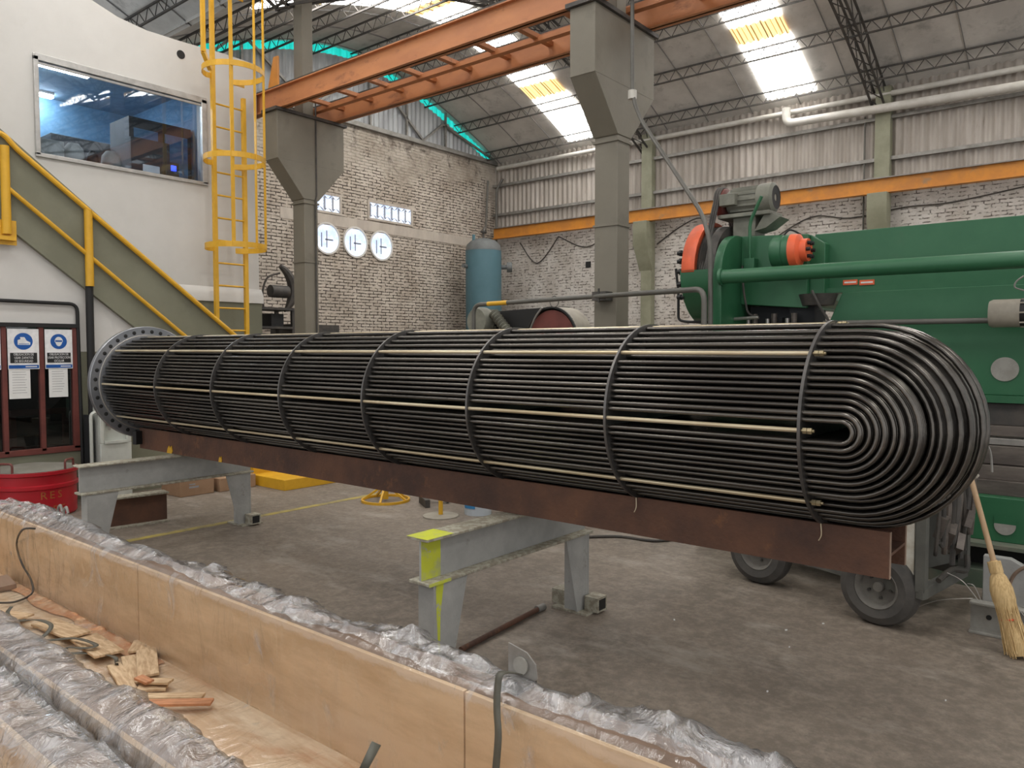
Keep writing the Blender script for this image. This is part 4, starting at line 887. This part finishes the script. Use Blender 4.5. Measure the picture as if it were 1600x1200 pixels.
MB().prism([(A.x+.12, 2.05), (fx, 2.08), (fx, 1.6), (A.x+.12, 1.6)], 'y', 7.06, 7.25).build('belt_cover', 'black', t)
MB().tube(smooth_path([(fx-.28, 6.86, 1.80), (fx-.2, 6.86, 1.95), (fx-.10, 6.86, 2.06)]), .012, 6).build('guard_strap', 'grey_steel', t)
MB().cyl((fx, 6.84, 1.75), (fx, 6.9, 1.75), .06, 16).build('hub', 'black', fw_)
MB().box(A.x-.3, fx+.35, 6.95, 7.5, 0, 1.72).build('body', 'dark_steel', t, bevel=.01)

# ================================================================== BLUE TANK
tx, ty, tr = -13.1, 14.85, .46
t = thing('air_tank', 'tall blue vertical air tank in the far corner', 'tank', (tx, ty, 0))
MB().lathe([(0, .35), (tr*.7, .4), (tr, .6), (tr, 4.12)], (tx, ty, 0), 'z', 40).build('shell', 'tank_blue', t)
MB().lathe([(tr+.004, 4.10), (tr*.93, 4.26), (tr*.7, 4.36), (tr*.3, 4.42), (0, 4.43)], (tx, ty, 0), 'z', 40).build('dome', 'tank_cap', t, 'dusty grey dome')
for k in range(3):
    a = k*2.1; MB().box(tx+.35*math.cos(a)-.04, tx+.35*math.cos(a)+.04, ty+.35*math.sin(a)-.04, ty+.35*math.sin(a)+.04, 0, .5).build('leg', 'tank_blue', t)
MB().cyl((tx, ty, 4.42), (tx, ty, 4.62), .03, 8).cyl((tx, ty, 4.58), (tx, ty, 4.62), .08, 8).build('valve', 'dark_steel', t)
MB().box(tx-.1, tx-.05, ty-.32, ty-.26, 4.3, 4.5).build('lifting_lug', 'tank_blue', t)
MB().cyl((tx+.3, ty+.35, 3.70), (tx+.52, ty+.48, 3.70), .06, 10).cyl((tx+.42, ty+.44, 3.70), (tx+.52, ty+.52, 3.70), .13, 16).build('manhole', 'tank_cap', t, 'round side flange')
MB().cyl((tx-.2, ty-.4, 3.70), (tx-.2, ty-.56, 3.70), .05, 10).build('nozzle', 'tank_cap', t)
# junk rack behind left column
t = thing('machine_rack', 'dark steel rack with shelf between the office corner and column', 'rack', (-12, 8.0, 0))
for x, y in ((-11.7, 7.3), (-11.7, 8.12), (-12.2, 7.3), (-12.2, 8.12)): MB().box(x-.03, x+.03, y-.03, y+.03, 0, 2.30).build('post', 'dark_steel', t)
for z in (1.7, 1.95, 2.28): MB().box(-12.25, -11.65, 7.2, 8.18, z, z+.04).build('shelf', 'dark_steel', t)
MB().box(-12.1, -11.8, 7.75, 8.0, 1.99, 2.22).build('stored_part', 'black', t)
tag(MB().box(-12.6, -11.9, 8.25, 9.3, 0, 2.05).build('dark_crate', 'dark_steel'), 'dark machine body behind the column beside the rack', 'machine')
t = thing('cutoff_wheel', 'dark curved guard with small motor on top of the rack', 'cutting machine', (-11.9, 7.95, 2.32))
g = MB()
arc = [(7.75+.52*math.cos(a), 2.65+.52*math.sin(a)*.95) for a in [math.radians(-50+i*10) for i in range(12)]]
g.tube([(-11.9, a, b) for a, b in arc], [.02, .05, .07, .085, .09, .09, .09, .085, .08, .07, .06, .04], 8).build('guard', 'dark_steel', t)
MB().cyl((-11.9, 7.80, 2.62), (-11.9, 8.15, 2.62), .11, 16).build('motor', 'dark_steel', t)
MB().tube(smooth_path([(-11.9, 8.0, 2.95), (-11.9, 7.75, 2.85), (-11.9, 7.65, 2.6), (-11.9, 7.66, 2.34)]), .018, 8).build('hose', 'cable', t)

# ================================================================== WELDER CART
u = Vector((-.93, .37, 0)).normalized(); v = Vector((.16, .987, 0)).normalized(); C0 = Vector((-.90, 4.70, 0))
t = thing('welder_cart', 'grey wheeled welder cart hung with cables behind the bundle end', 'cart', C0+u*.6+v*.3)
def cp(a, b, z): return C0+u*a+v*b+Vector((0, 0, z))
for a, b in ((0, 0), (0, .66), (1.3, 0), (1.3, .66)): MB().bar(cp(a, b, .25), cp(a, b, 1.0), .05, .05, up=tuple(v)).build('post', 'cart_grey', t)
for z in (.24, 1.0):
    g = MB(); g.bar(cp(-.025, 0, z), cp(1.325, 0, z), .05, .06).bar(cp(0, 0, z), cp(0, .66, z), .05, .06).bar(cp(1.3, 0, z), cp(1.3, .66, z), .05, .06).bar(cp(0, .66, z), cp(1.3, .66, z), .05, .06)
    g.build('frame', 'cart_grey', t)
MB().bar(cp(.075, -.01, .28), cp(.075, -.01, .98), .06, .012, up=tuple(v)).build('white_upright', 'board_white', t, 'chipped white upright')
MB().bar(cp(.05, .0, .30), cp(.5, .0, .30), .012, .05).build('white_rail', 'board_white', t, 'chipped white rail')
MB().bar(cp(.1, .45, .62), cp(1.25, .45, .62), .34, .68).build('welder_body', 'cart_grey', t)
for i, a in enumerate((.24, 1.14)):
    w_ = cp(a, -.03, .22); ax_ = v; wt = thing  # wheels sit on the cart side
    rot = Vector((0, 0, 1)).rotation_difference(ax_).to_matrix()
    def lw(prof, n, m_, nm, par, lab=None):
        g = MB(); g.lathe(prof, (0, 0, 0), 'z', n); bmesh.ops.transform(g.b, matrix=Matrix.Translation(w_) @ rot.to_4x4(), verts=g.b.verts); return g.build(nm, m_, par, lab)
    ty_ = lw([(.125, .06), (.17, .07), (.21, .05), (.222, .02), (.222, -.02), (.21, -.05), (.17, -.07), (.125, -.06), (.125, .06)], 48, 'rubber', 'tire', t)
    lw([(.128, -.055), (.12, -.062), (.105, -.045), (.10, -.01), (.055, .0), (0, .0)], 40, 'wheel_rim', 'wheel_rim', ty_)
    lw([(0, -.03), (.028, -.03), (.03, 0)], 20, 'wheel_rim', 'hub', ty_)
    g = MB()
    for k in range(5):
        a2 = k*2*math.pi/5; g.cyl((.065*math.cos(a2), .065*math.sin(a2), -.015), (.065*math.cos(a2), .065*math.sin(a2), 0.0), .009, 6)
    bmesh.ops.transform(g.b, matrix=Matrix.Translation(w_) @ rot.to_4x4(), verts=g.b.verts); g.build('wheel_nuts', 'dark_steel', ty_)
rnd = random.Random(3)
for i in range(9):                                   # hanging cable loops on the cart end
    b0 = .06+i*.065; z0 = .95-rnd.random()*.1; z1 = .34+rnd.random()*.2
    MB().tube(smooth_path([cp(-.03-.02*(i % 2), b0, z0), cp(-.06, b0+.06*rnd.random(), .7+.1*rnd.random()), cp(-.05, b0-.05+.1*rnd.random(), .5), cp(-.04, b0+.03, z1)]), .011+.005*rnd.random(), 8).build('cable_loop', ['cable', 'rubber', 'tool_steel'][i % 3], t)
for i in range(4): MB().obox(cp(-.05, .15+.12*i, .6-.07*(i % 3)), (.04, .10, .12), (.5*i, .3, .2*i)).build('cable_hook', 'tool_steel', t)
MB().tube(smooth_path([cp(-.05, .12, .30), cp(-.06, .3, .33), cp(-.07, .5, .29), cp(-.04, .6, .35)]), .016, 8).build('coiled_cable', 'cable', t)
q = cp(-.08, .25, 1.0)
t2 = thing('welding_clamp', 'dusty welding clamp with wires hanging over the cart corner', 'clamp', q)
MB().cyl(q+Vector((-.01, .05, -.02)), q+Vector((.09, .1, -.13)), .022, 10).build('handle', 'beige_grey', t2)
MB().cyl(q+Vector((-.05, .03, 0)), q+Vector((0, .05, 0)), .028, 10).build('jaw', 'bright_steel', t2)
MB().tube(smooth_path([q, q+Vector((.06, .1, .10)), q+Vector((.14, .15, .04)), q+Vector((.16, .15, -.10))]), .006, 6).build('wire', 'grey_steel', t2)
MB().tube(smooth_path([q, q+Vector((.04, .1, .07)), q+Vector((.08, .12, -.10))]), .006, 6).build('wire', 'grey_steel', t2)
# ================================================================== BROOM
bt_ = at(1489, 783, 'y', 4.75); bb = Vector((-.43, 4.68, .0))
bt_ = Vector((-.70, 4.80, .93))
t = thing('broom', 'straw broom with wooden handle leaning against the welder cart', 'broom', bb)
dv = (bb-bt_); Lb = dv.length; dn = dv.normalized()
MB().tube([bt_, bt_+dn*Lb*.5], .0145, 12).build('handle', 'wood_pale', t)
prof = [(.49, .018), (.53, .032), (.56, .030), (.58, .040), (.64, .055), (.70, .055), (.76, .044), (.80, .038), (.84, .047), (.92, .056), (.985, .046)]
g = MB(); sd = Vector((.75, .55, 0)).normalized()
rings = []
g.tube([bt_+dn*Lb*s for s, r in prof], [r for s, r in prof], 20).build('brush_head', 'straw', t)
g = MB(); rr = random.Random(5)
for i in range(70):
    a = rr.random()*6.283; r0, r1 = .048, .034+.034*rr.random(); s0 = .62+.2*rr.random(); s1 = .95+.05*rr.random(); sx = dn.cross(_Z).normalized(); sy = dn.cross(sx)
    o0 = (sx*math.cos(a)+sy*math.sin(a)); g.tube([bt_+dn*Lb*s0+o0*r0, bt_+dn*Lb*(s0+s1)/2+o0*(r0+.002), bt_+dn*Lb*s1+o0*r1], .0022, 4)
o = g.build('bristles', 'straw', t); o['kind'] = 'stuff'
for s in (.765, .80): 
    p_ = bt_+dn*Lb*s; MB().cyl(p_-dn*.004, p_+dn*.004, .0455, 20).build('binding', 'orange_red' if s > .78 else 'straw', t)
MB().cyl(bt_+dn*Lb*.495, bt_+dn*Lb*.555, .0325, 20).build('neck_binding', 'straw', t)
# channel and grey machine base
t = thing('channel_piece', 'grey steel channel with holes on the floor behind the broom', 'channel', (-.4, 4.98, 0))
y0 = 4.93; MB().box(-.70, -.05, y0+.05, y0+.062, .0, .18).build('web', 'dusty_grey', t)
MB().box(-.70, -.05, y0-.01, y0+.062, .0, .015).box(-.70, -.05, y0-.01, y0+.062, .165, .18).build('flange', 'dusty_grey', t, bevel=.003)
for x in (-.61, -.42): MB().cyl((x, y0+.046, .09), (x, y0+.051, .09), .014, 14).build('hole', 'black', t)
t = thing('slotted_bracket', 'light grey machine bracket with round slot behind the channel', 'bracket', (-.4, 5.42, 0))
MB().prism([(-.70, 0), (0, 0), (0, .30), (-.48, .30), (-.56, .34), (-.70, .34)], 'y', 5.40, 5.46).build('plate', 'trestle_grey', t, bevel=.004)
MB().lathe([(.15, 0), (.16, -.02), (.17, 0)], (-.40, 5.40, .17), 'y', 32, 0, math.pi).build('arc_rib', 'lumber', t); MB().bar((-.44, 5.38, .12), (-.36, 5.38, .20), .03, .03).build('bolt', 'dark_steel', t)
for i, (a, b) in enumerate((((1410, 958), (1520, 935)), ((1480, 895), (1530, 940)), ((1545, 850), (1560, 935)), ((1512, 912), (1532, 936)), ((1560, 935), (1600, 962)))):
    pa, pb = at(*a, 'y', 4.86), at(*b, 'y', 4.80); pm = (pa+pb)/2+Vector((0, 0, .03))
    tag(MB().tube(smooth_path([pa, pm, pb]), .0028, 5).build('loose_wire', 'bright_steel'), ['long steel wire lying on the floor between cart and broom', 'thin steel wire slanting from the cart to the broom', 'tall curved wire rising in front of the slotted bracket', 'short wire stub just left of the broom head', 'wire end curling over the channel right of the broom'][i], 'wire', 'loose wires round the broom')

# ================================================================== CRATES WRAPPED IN PLASTIC
XA, XE = -6.0, .6
t = thing('long_crate', 'long open plywood crate lined with clear plastic film', 'crate', (-2.7, 1.4, 0))
MB().box(XA, XE, .95, 1.90, .10, .12).build('crate_floor', 'plywood_floor', t, 'pale dirty plywood floor')
for x in (-5.6, -4.2, -2.8, -1.4, 0): MB().box(x-.05, x+.05, .90, 1.92, 0, .10).build('skid', 'lumber', t)
for i in range(3):
    x0 = XA+i*2.2; MB().box(x0+.004, x0+2.196, 1.72, 1.738, .12, .53).build('far_side_panel', 'plywood', t)
    MB().box(x0+.004, x0+2.196, .915, .933, .0, .53).build('near_side_panel', 'plywood', t)
MB().box(XA, XE, 1.738, 1.87, .46, .528).build('top_rail', 'lumber', t); MB().box(XA, XE, 1.738, 1.87, .02, .10).build('bottom_rail', 'lumber', t)
MB().box(XA, XE, .933, 1.035, .46, .528).build('top_rail', 'lumber', t)
MB().box(XA, XE, 1.018, 1.035, .12, .46).build('near_lining', 'plywood', t)
x = XA+.3
while x < XE: MB().box(x, x+.09, 1.74, 1.80, .10, .46).build('stud', 'lumber', t); x += 1.1
MB().box(XA-.02, XA, .915, 1.87, 0, .53).build('end_panel', 'plywood', t)
MB().box(XE, XE+.02, .915, 1.87, 0, .53).build('end_panel', 'plywood', t)
def film(prof, x0, x1, nx, nv, amp, seed, big=.03, name='plastic_film', m='plastic_film', parent=None):
    # prof: list of (y,z) cross-section points; returns a wrinkled sheet running along X
    P = [Vector((0, a, b)) for a, b in prof]; L = [0]
    for a, b in zip(P[:-1], P[1:]): L.append(L[-1]+(b-a).length)
    def pt(s):
        s *= L[-1]
        for i in range(len(L)-1):
            if s <= L[i+1]+1e-9:
                f = (s-L[i])/(L[i+1]-L[i]); tt = (P[i+1]-P[i]).normalized(); return P[i].lerp(P[i+1], f), Vector((0, tt.z, -tt.y))
        return P[-1], Vector((0, 0, 1))
    def f(u, v_):
        p, n = pt(v_); x = x0+(x1-x0)*u; q = Vector((x*2.2, v_*5, seed))
        rg = lambda a: max(0, 1-abs(noise.noise(a))*2.6)**2
        sk = x*(1+.15*math.sin(x*1.7))+v_*.35*math.sin(x*2.3+seed)
        h = abs(noise.noise(Vector((x*1.6, v_*2.2, seed))))*big*1.7+rg(Vector((sk*4.2, v_*2.0, seed+3)))*amp*.9+rg(Vector((sk*11+v_*2, v_*4.5, seed+7)))*amp*.38+noise.noise(Vector((x*30, v_*20, seed)))*amp*.10
        e = 1 if .05 < v_ < .95 else .6
        dx = noise.noise(Vector((x*3, v_*6, seed+11)))*.02
        return Vector((x+dx, p.y, p.z))+n*(h*e+.004)
    g = MB(); g.grid(f, nx, nv); return g.build(name, m, parent, angle=50, normals=False)
# (profile normals point up / outward because the sections run from +Y side to -Y side)
film([(1.94, .20), (1.91, .36), (1.89, .50), (1.87, .535), (1.735, .535)], XA, XE-.2, 420, 34, .026, 1.3, .045, parent=t)
film([(1.745, .55), (1.712, .53), (1.710, .30), (1.705, .13), (1.62, .125), (1.30, .125)], XA, XE-.1, 360, 34, .010, 5.1, .012, m='plastic_thin', parent=t)
film([(1.055, .36), (1.045, .50), (1.035, .535), (.935, .535), (.905, .50), (.90, .40)], XA+.2, XE-.2, 400, 30, .018, 8.7, .022, parent=t)
t = thing('second_crate', 'plastic-wrapped plywood crate at the bottom left, nearest the camera', 'crate', (-2.7, .3, 0))
MB().box(XA, XE, -.55, .86, .10, .12).build('crate_floor', 'plywood_floor', t)
for x in (-5.6, -4.2, -2.8, -1.4, 0): MB().box(x-.05, x+.05, -.55, .84, 0, .10).build('skid', 'lumber', t)
MB().box(XA, XE, .725, .742, .12, .53).build('far_side_panel', 'plywood', t)
MB().box(XA, XE, .742, .845, .46, .528).build('top_rail', 'lumber', t)
MB().box(XA, XE, -.55, -.53, .0, .53).build('near_side_panel', 'plywood', t)
MB().box(XA-.02, XA, -.55, .86, 0, .53).build('end_panel', 'plywood', t); MB().box(XE, XE+.02, -.55, .86, 0, .53).build('end_panel', 'plywood', t)
film([(.865, .30), (.862, .48), (.85, .535), (.74, .535), (.715, .50), (.71, .34)], XA+.2, XE-.2, 400, 30, .02, 12.7, .024, parent=t)

# debris in the crate
def dust(u, v_):
    x = -5.6+2.1*u; wv = .03+.09*max(0, noise.noise(Vector((x*3, 0, 2)))+.5); y = 1.70-wv*v_
    return Vector((x, y, .129+max(0, math.sin(math.pi*min(1, v_*.5+.5)))*.03*(.2+.7*abs(noise.noise(Vector((x*9, v_*2, 4)))))*math.sin(math.pi*u)**.3))
mat('orange_dust', (.56, .24, .10), .9, c2=(.62, .40, .24), scale=9, bump=.5, bscale=60, c3=(.70, .50, .32), scale3=6, lo3=.5, hi3=.65)
o = MB().grid(dust, 120, 8).build('sawdust', 'orange_dust', solid=.002); tag(o, 'orange dirt and sawdust gathered along the inside corner of the crate', 'sawdust', kind='stuff')
rr = random.Random(11); spots = []
def scrap(px, py, ln, wd, rz, lab, m='scrap_wood', th=.012, lift=0):
    q = at(px, py, 'z', .135+lift); o = MB().obox((0, 0, 0), (ln, wd, th), (rr.uniform(-.05, .05), rr.uniform(-.06, .06), 0)).build('wood_scrap', m, bevel=.002)
    o.location = (q.x, q.y, .128+lift); o.rotation_euler = (0, 0, rz); return tag(o, lab, 'wood scrap', 'wood scraps in the crate')
scrap(212, 1045, .34, .10, -.35, 'pale splintered board scrap at the end of the curled straps')
scrap(230, 1035, .34, .09, -.42, 'rough board scrap behind the pale splintered one', lift=.016)
scrap(273, 1098, .30, .05, .75, 'reddish slat lying nearest the crate wall ridge', 'scrap_red', lift=.02)
scrap(262, 1088, .30, .05, .72, 'pale slat lying just behind the reddish slat', lift=.006)
scrap(238, 1075, .12, .06, .9, 'short splintered block between the slats and the boards')
scrap(250, 1065, .10, .05, .6, 'small pale chip right of the splintered boards', lift=.02)
scrap(190, 1060, .30, .06, -.2, 'long pale board scrap under the splintered ones')
scrap(10, 965, .28, .12, .3, 'yellowish board scrap at the left edge of the photo')
scrap(6, 915, .22, .09, -.1, 'brown wood block at the left edge by the orange dirt', 'lumber', .03)
scrap(225, 1062, .09, .04, .1, 'tiny dark-edged wood chip beside the boards', 'scrap_red', lift=.03)
scrap(150, 1012, .40, .13, -.1, 'large pale veneer sheet lying under the grey straps')
scrap(95, 985, .42, .12, .05, 'large pale veneer sheet behind the strap tangle')
scrap(222, 1010, .16, .10, -.6, 'rough veneer piece nearest the crate corner, behind the boards', lift=.01)
def strap(pts, w_, lab, m='strap_grey', par=None, th=.0025):
    P = smooth_path([Vector(p) for p in pts], 8); g = MB(); prev = None
    for i, p in enumerate(P):
        tt = (P[min(i+1, len(P)-1)]-P[max(i-1, 0)]).normalized(); s = tt.cross(_Z)
        if s.length < .1: s = Vector((.77, .63, 0))
        s.normalize(); wob = noise.noise(p*6)*.7; s = (s*math.cos(wob)+Vector((0, 0, 1))*math.sin(wob)*.8).normalized()
        a, b = g.b.verts.new(p-s*w_/2), g.b.verts.new(p+s*w_/2)
        if prev: g.b.faces.new((prev[0], prev[1], b, a))
        prev = (a, b)
    o = g.build('packing_strap', m, None, solid=th, angle=80); return tag(o, lab, 'strap')
zf = .15
strap([at(18, 948, 'z', zf+.06), at(12, 960, 'z', zf+.03), at(30, 970, 'z', zf), at(60, 969, 'z', zf+.03), at(80, 978, 'z', zf+.03), at(66, 996, 'z', zf), at(46, 1003, 'z', zf)], .022, 'curled grey strap in the crate, uppermost of the tangle')
strap([at(46, 1003, 'z', zf), at(85, 1000, 'z', zf), at(120, 998, 'z', zf+.02), at(150, 1008, 'z', zf+.03), at(135, 1013, 'z', zf+.02), at(105, 1012, 'z', zf), at(104, 1020, 'z', zf)], .022, 'folded grey strap in the crate, middle of the tangle')
strap([at(85, 1024, 'z', zf), at(120, 1021, 'z', zf), at(160, 1023, 'z', zf), at(180, 1028, 'z', zf+.03), at(182, 1040, 'z', zf)], .018, 'grey strap in the crate ending at the splintered boards')
strap([at(0, 975, 'z', zf), at(22, 972, 'z', zf), at(40, 968, 'z', zf)], .018, 'short grey strap end at the left edge of the photo')
pa = at(42, 828, 'z', .57)
tag(MB().tube(smooth_path([at(55, 826, 'z', .57), at(35, 828, 'z', .57), at(26, 850, 'y', 1.70), at(34, 880, 'y', 1.70), at(48, 905, 'y', 1.70), at(50, 927, 'z', .14), at(25, 940, 'z', .14), at(0, 942, 'z', .14)], 6), .006, 6).build('cord', 'cable'), 'thin black cord hanging down the inside of the crate', 'cord')
# hanging strap at the crate's far side
hp = [at(812, 1052, 'y', 1.80), at(800, 1050, 'y', 1.76), at(782, 1052, 'y', 1.70), at(777, 1075, 'y', 1.68), at(776, 1110, 'y', 1.66), at(778, 1150, 'y', 1.64), at(774, 1205, 'y', 1.62)]
g = MB(); P = smooth_path(hp, 6); prev = None
for p in P:
    s = Vector((.92, .05, 0)); a, b = g.b.verts.new(p-s*.013), g.b.verts.new(p+s*.013)
    if prev: g.b.faces.new((prev[0], prev[1], b, a))
    prev = (a, b)
tag(g.build('hanging_strap', 'strap_grey', solid=.003, angle=80), 'wide grey strap hanging over the crate side below the plate', 'strap')
q0, q1 = at(574, 1205, 'z', .36), at(588, 1158, 'z', .36)
q0, q1 = Vector((-1.985, 1.38, .25)), Vector((-1.91, 1.44, .33))
A0, A1 = at(566, 1206, 'y', 1.35), at(588, 1160, 'y', 1.42)
g = MB(); s = Vector((.77, .63, 0))*.013; vv = [A0-s, A0+s, A1+s*1.05+Vector((0, 0, -.008)), A1-s+Vector((0, 0, .004))]; g.b.faces.new([g.b.verts.new(x) for x in vv]); 
tag(g.build('strap_end', 'strap_grey', solid=.003), 'stiff dark strap end sticking up at the bottom of the photo', 'strap')
# metal plate on crate edge
q = at(815, 1040, 'y', 1.86)
t = thing('lifting_plate', 'small bent grey metal plate standing on the crate edge', 'plate', (q.x, q.y, .55))
g = MB(); cz = .60; g.prism([(q.x-.055, cz-.055), (q.x+.035, cz-.055), (q.x+.06, cz-.03), (q.x+.055, cz+.015), (q.x+.02, cz+.045), (q.x-.055, cz+.06)], 'y', 1.86, 1.866)
g.build('plate', 'grey_steel', t, bevel=.001); MB().cyl((q.x-.0, 1.852, cz), (q.x-.0, 1.859, cz), .028, 20).build('disc', 'dusty_grey', t)
MB().box(q.x-.05, q.x+.03, 1.80, 1.90, .530, .545).build('foot', 'dark_steel', t)
q = at(92, 812, 'y', 1.86)
t = thing('wire_hook', 'small grey wire hook standing on the crate edge at left', 'hook', (q.x, 1.86, .53))
for dx in (0, .09):
    MB().tube(smooth_path([(q.x+dx, 1.86, .53), (q.x+dx-.01, 1.86, .60), (q.x+dx+.03, 1.86, .635), (q.x+dx+.055, 1.86, .60)]), .008, 8).build('wire', 'grey_steel', t)
# bits of rubbish on the floor
rr = random.Random(21)
for i in range(9):
    px, py = rr.uniform(900, 1560), rr.uniform(960, 1180); q = at(px, py, 'z', 0); 
    if q.y < 2.05: continue
    s = rr.uniform(.004, .008); o = MB().obox((q.x, q.y, .004), (s*1.6, s, .006), (0, 0, rr.random()*3)).build('floor_chip', 'paper')
    tag(o, 'tiny pale chip of debris lying on the open concrete floor', 'debris', 'pale chips on the floor')
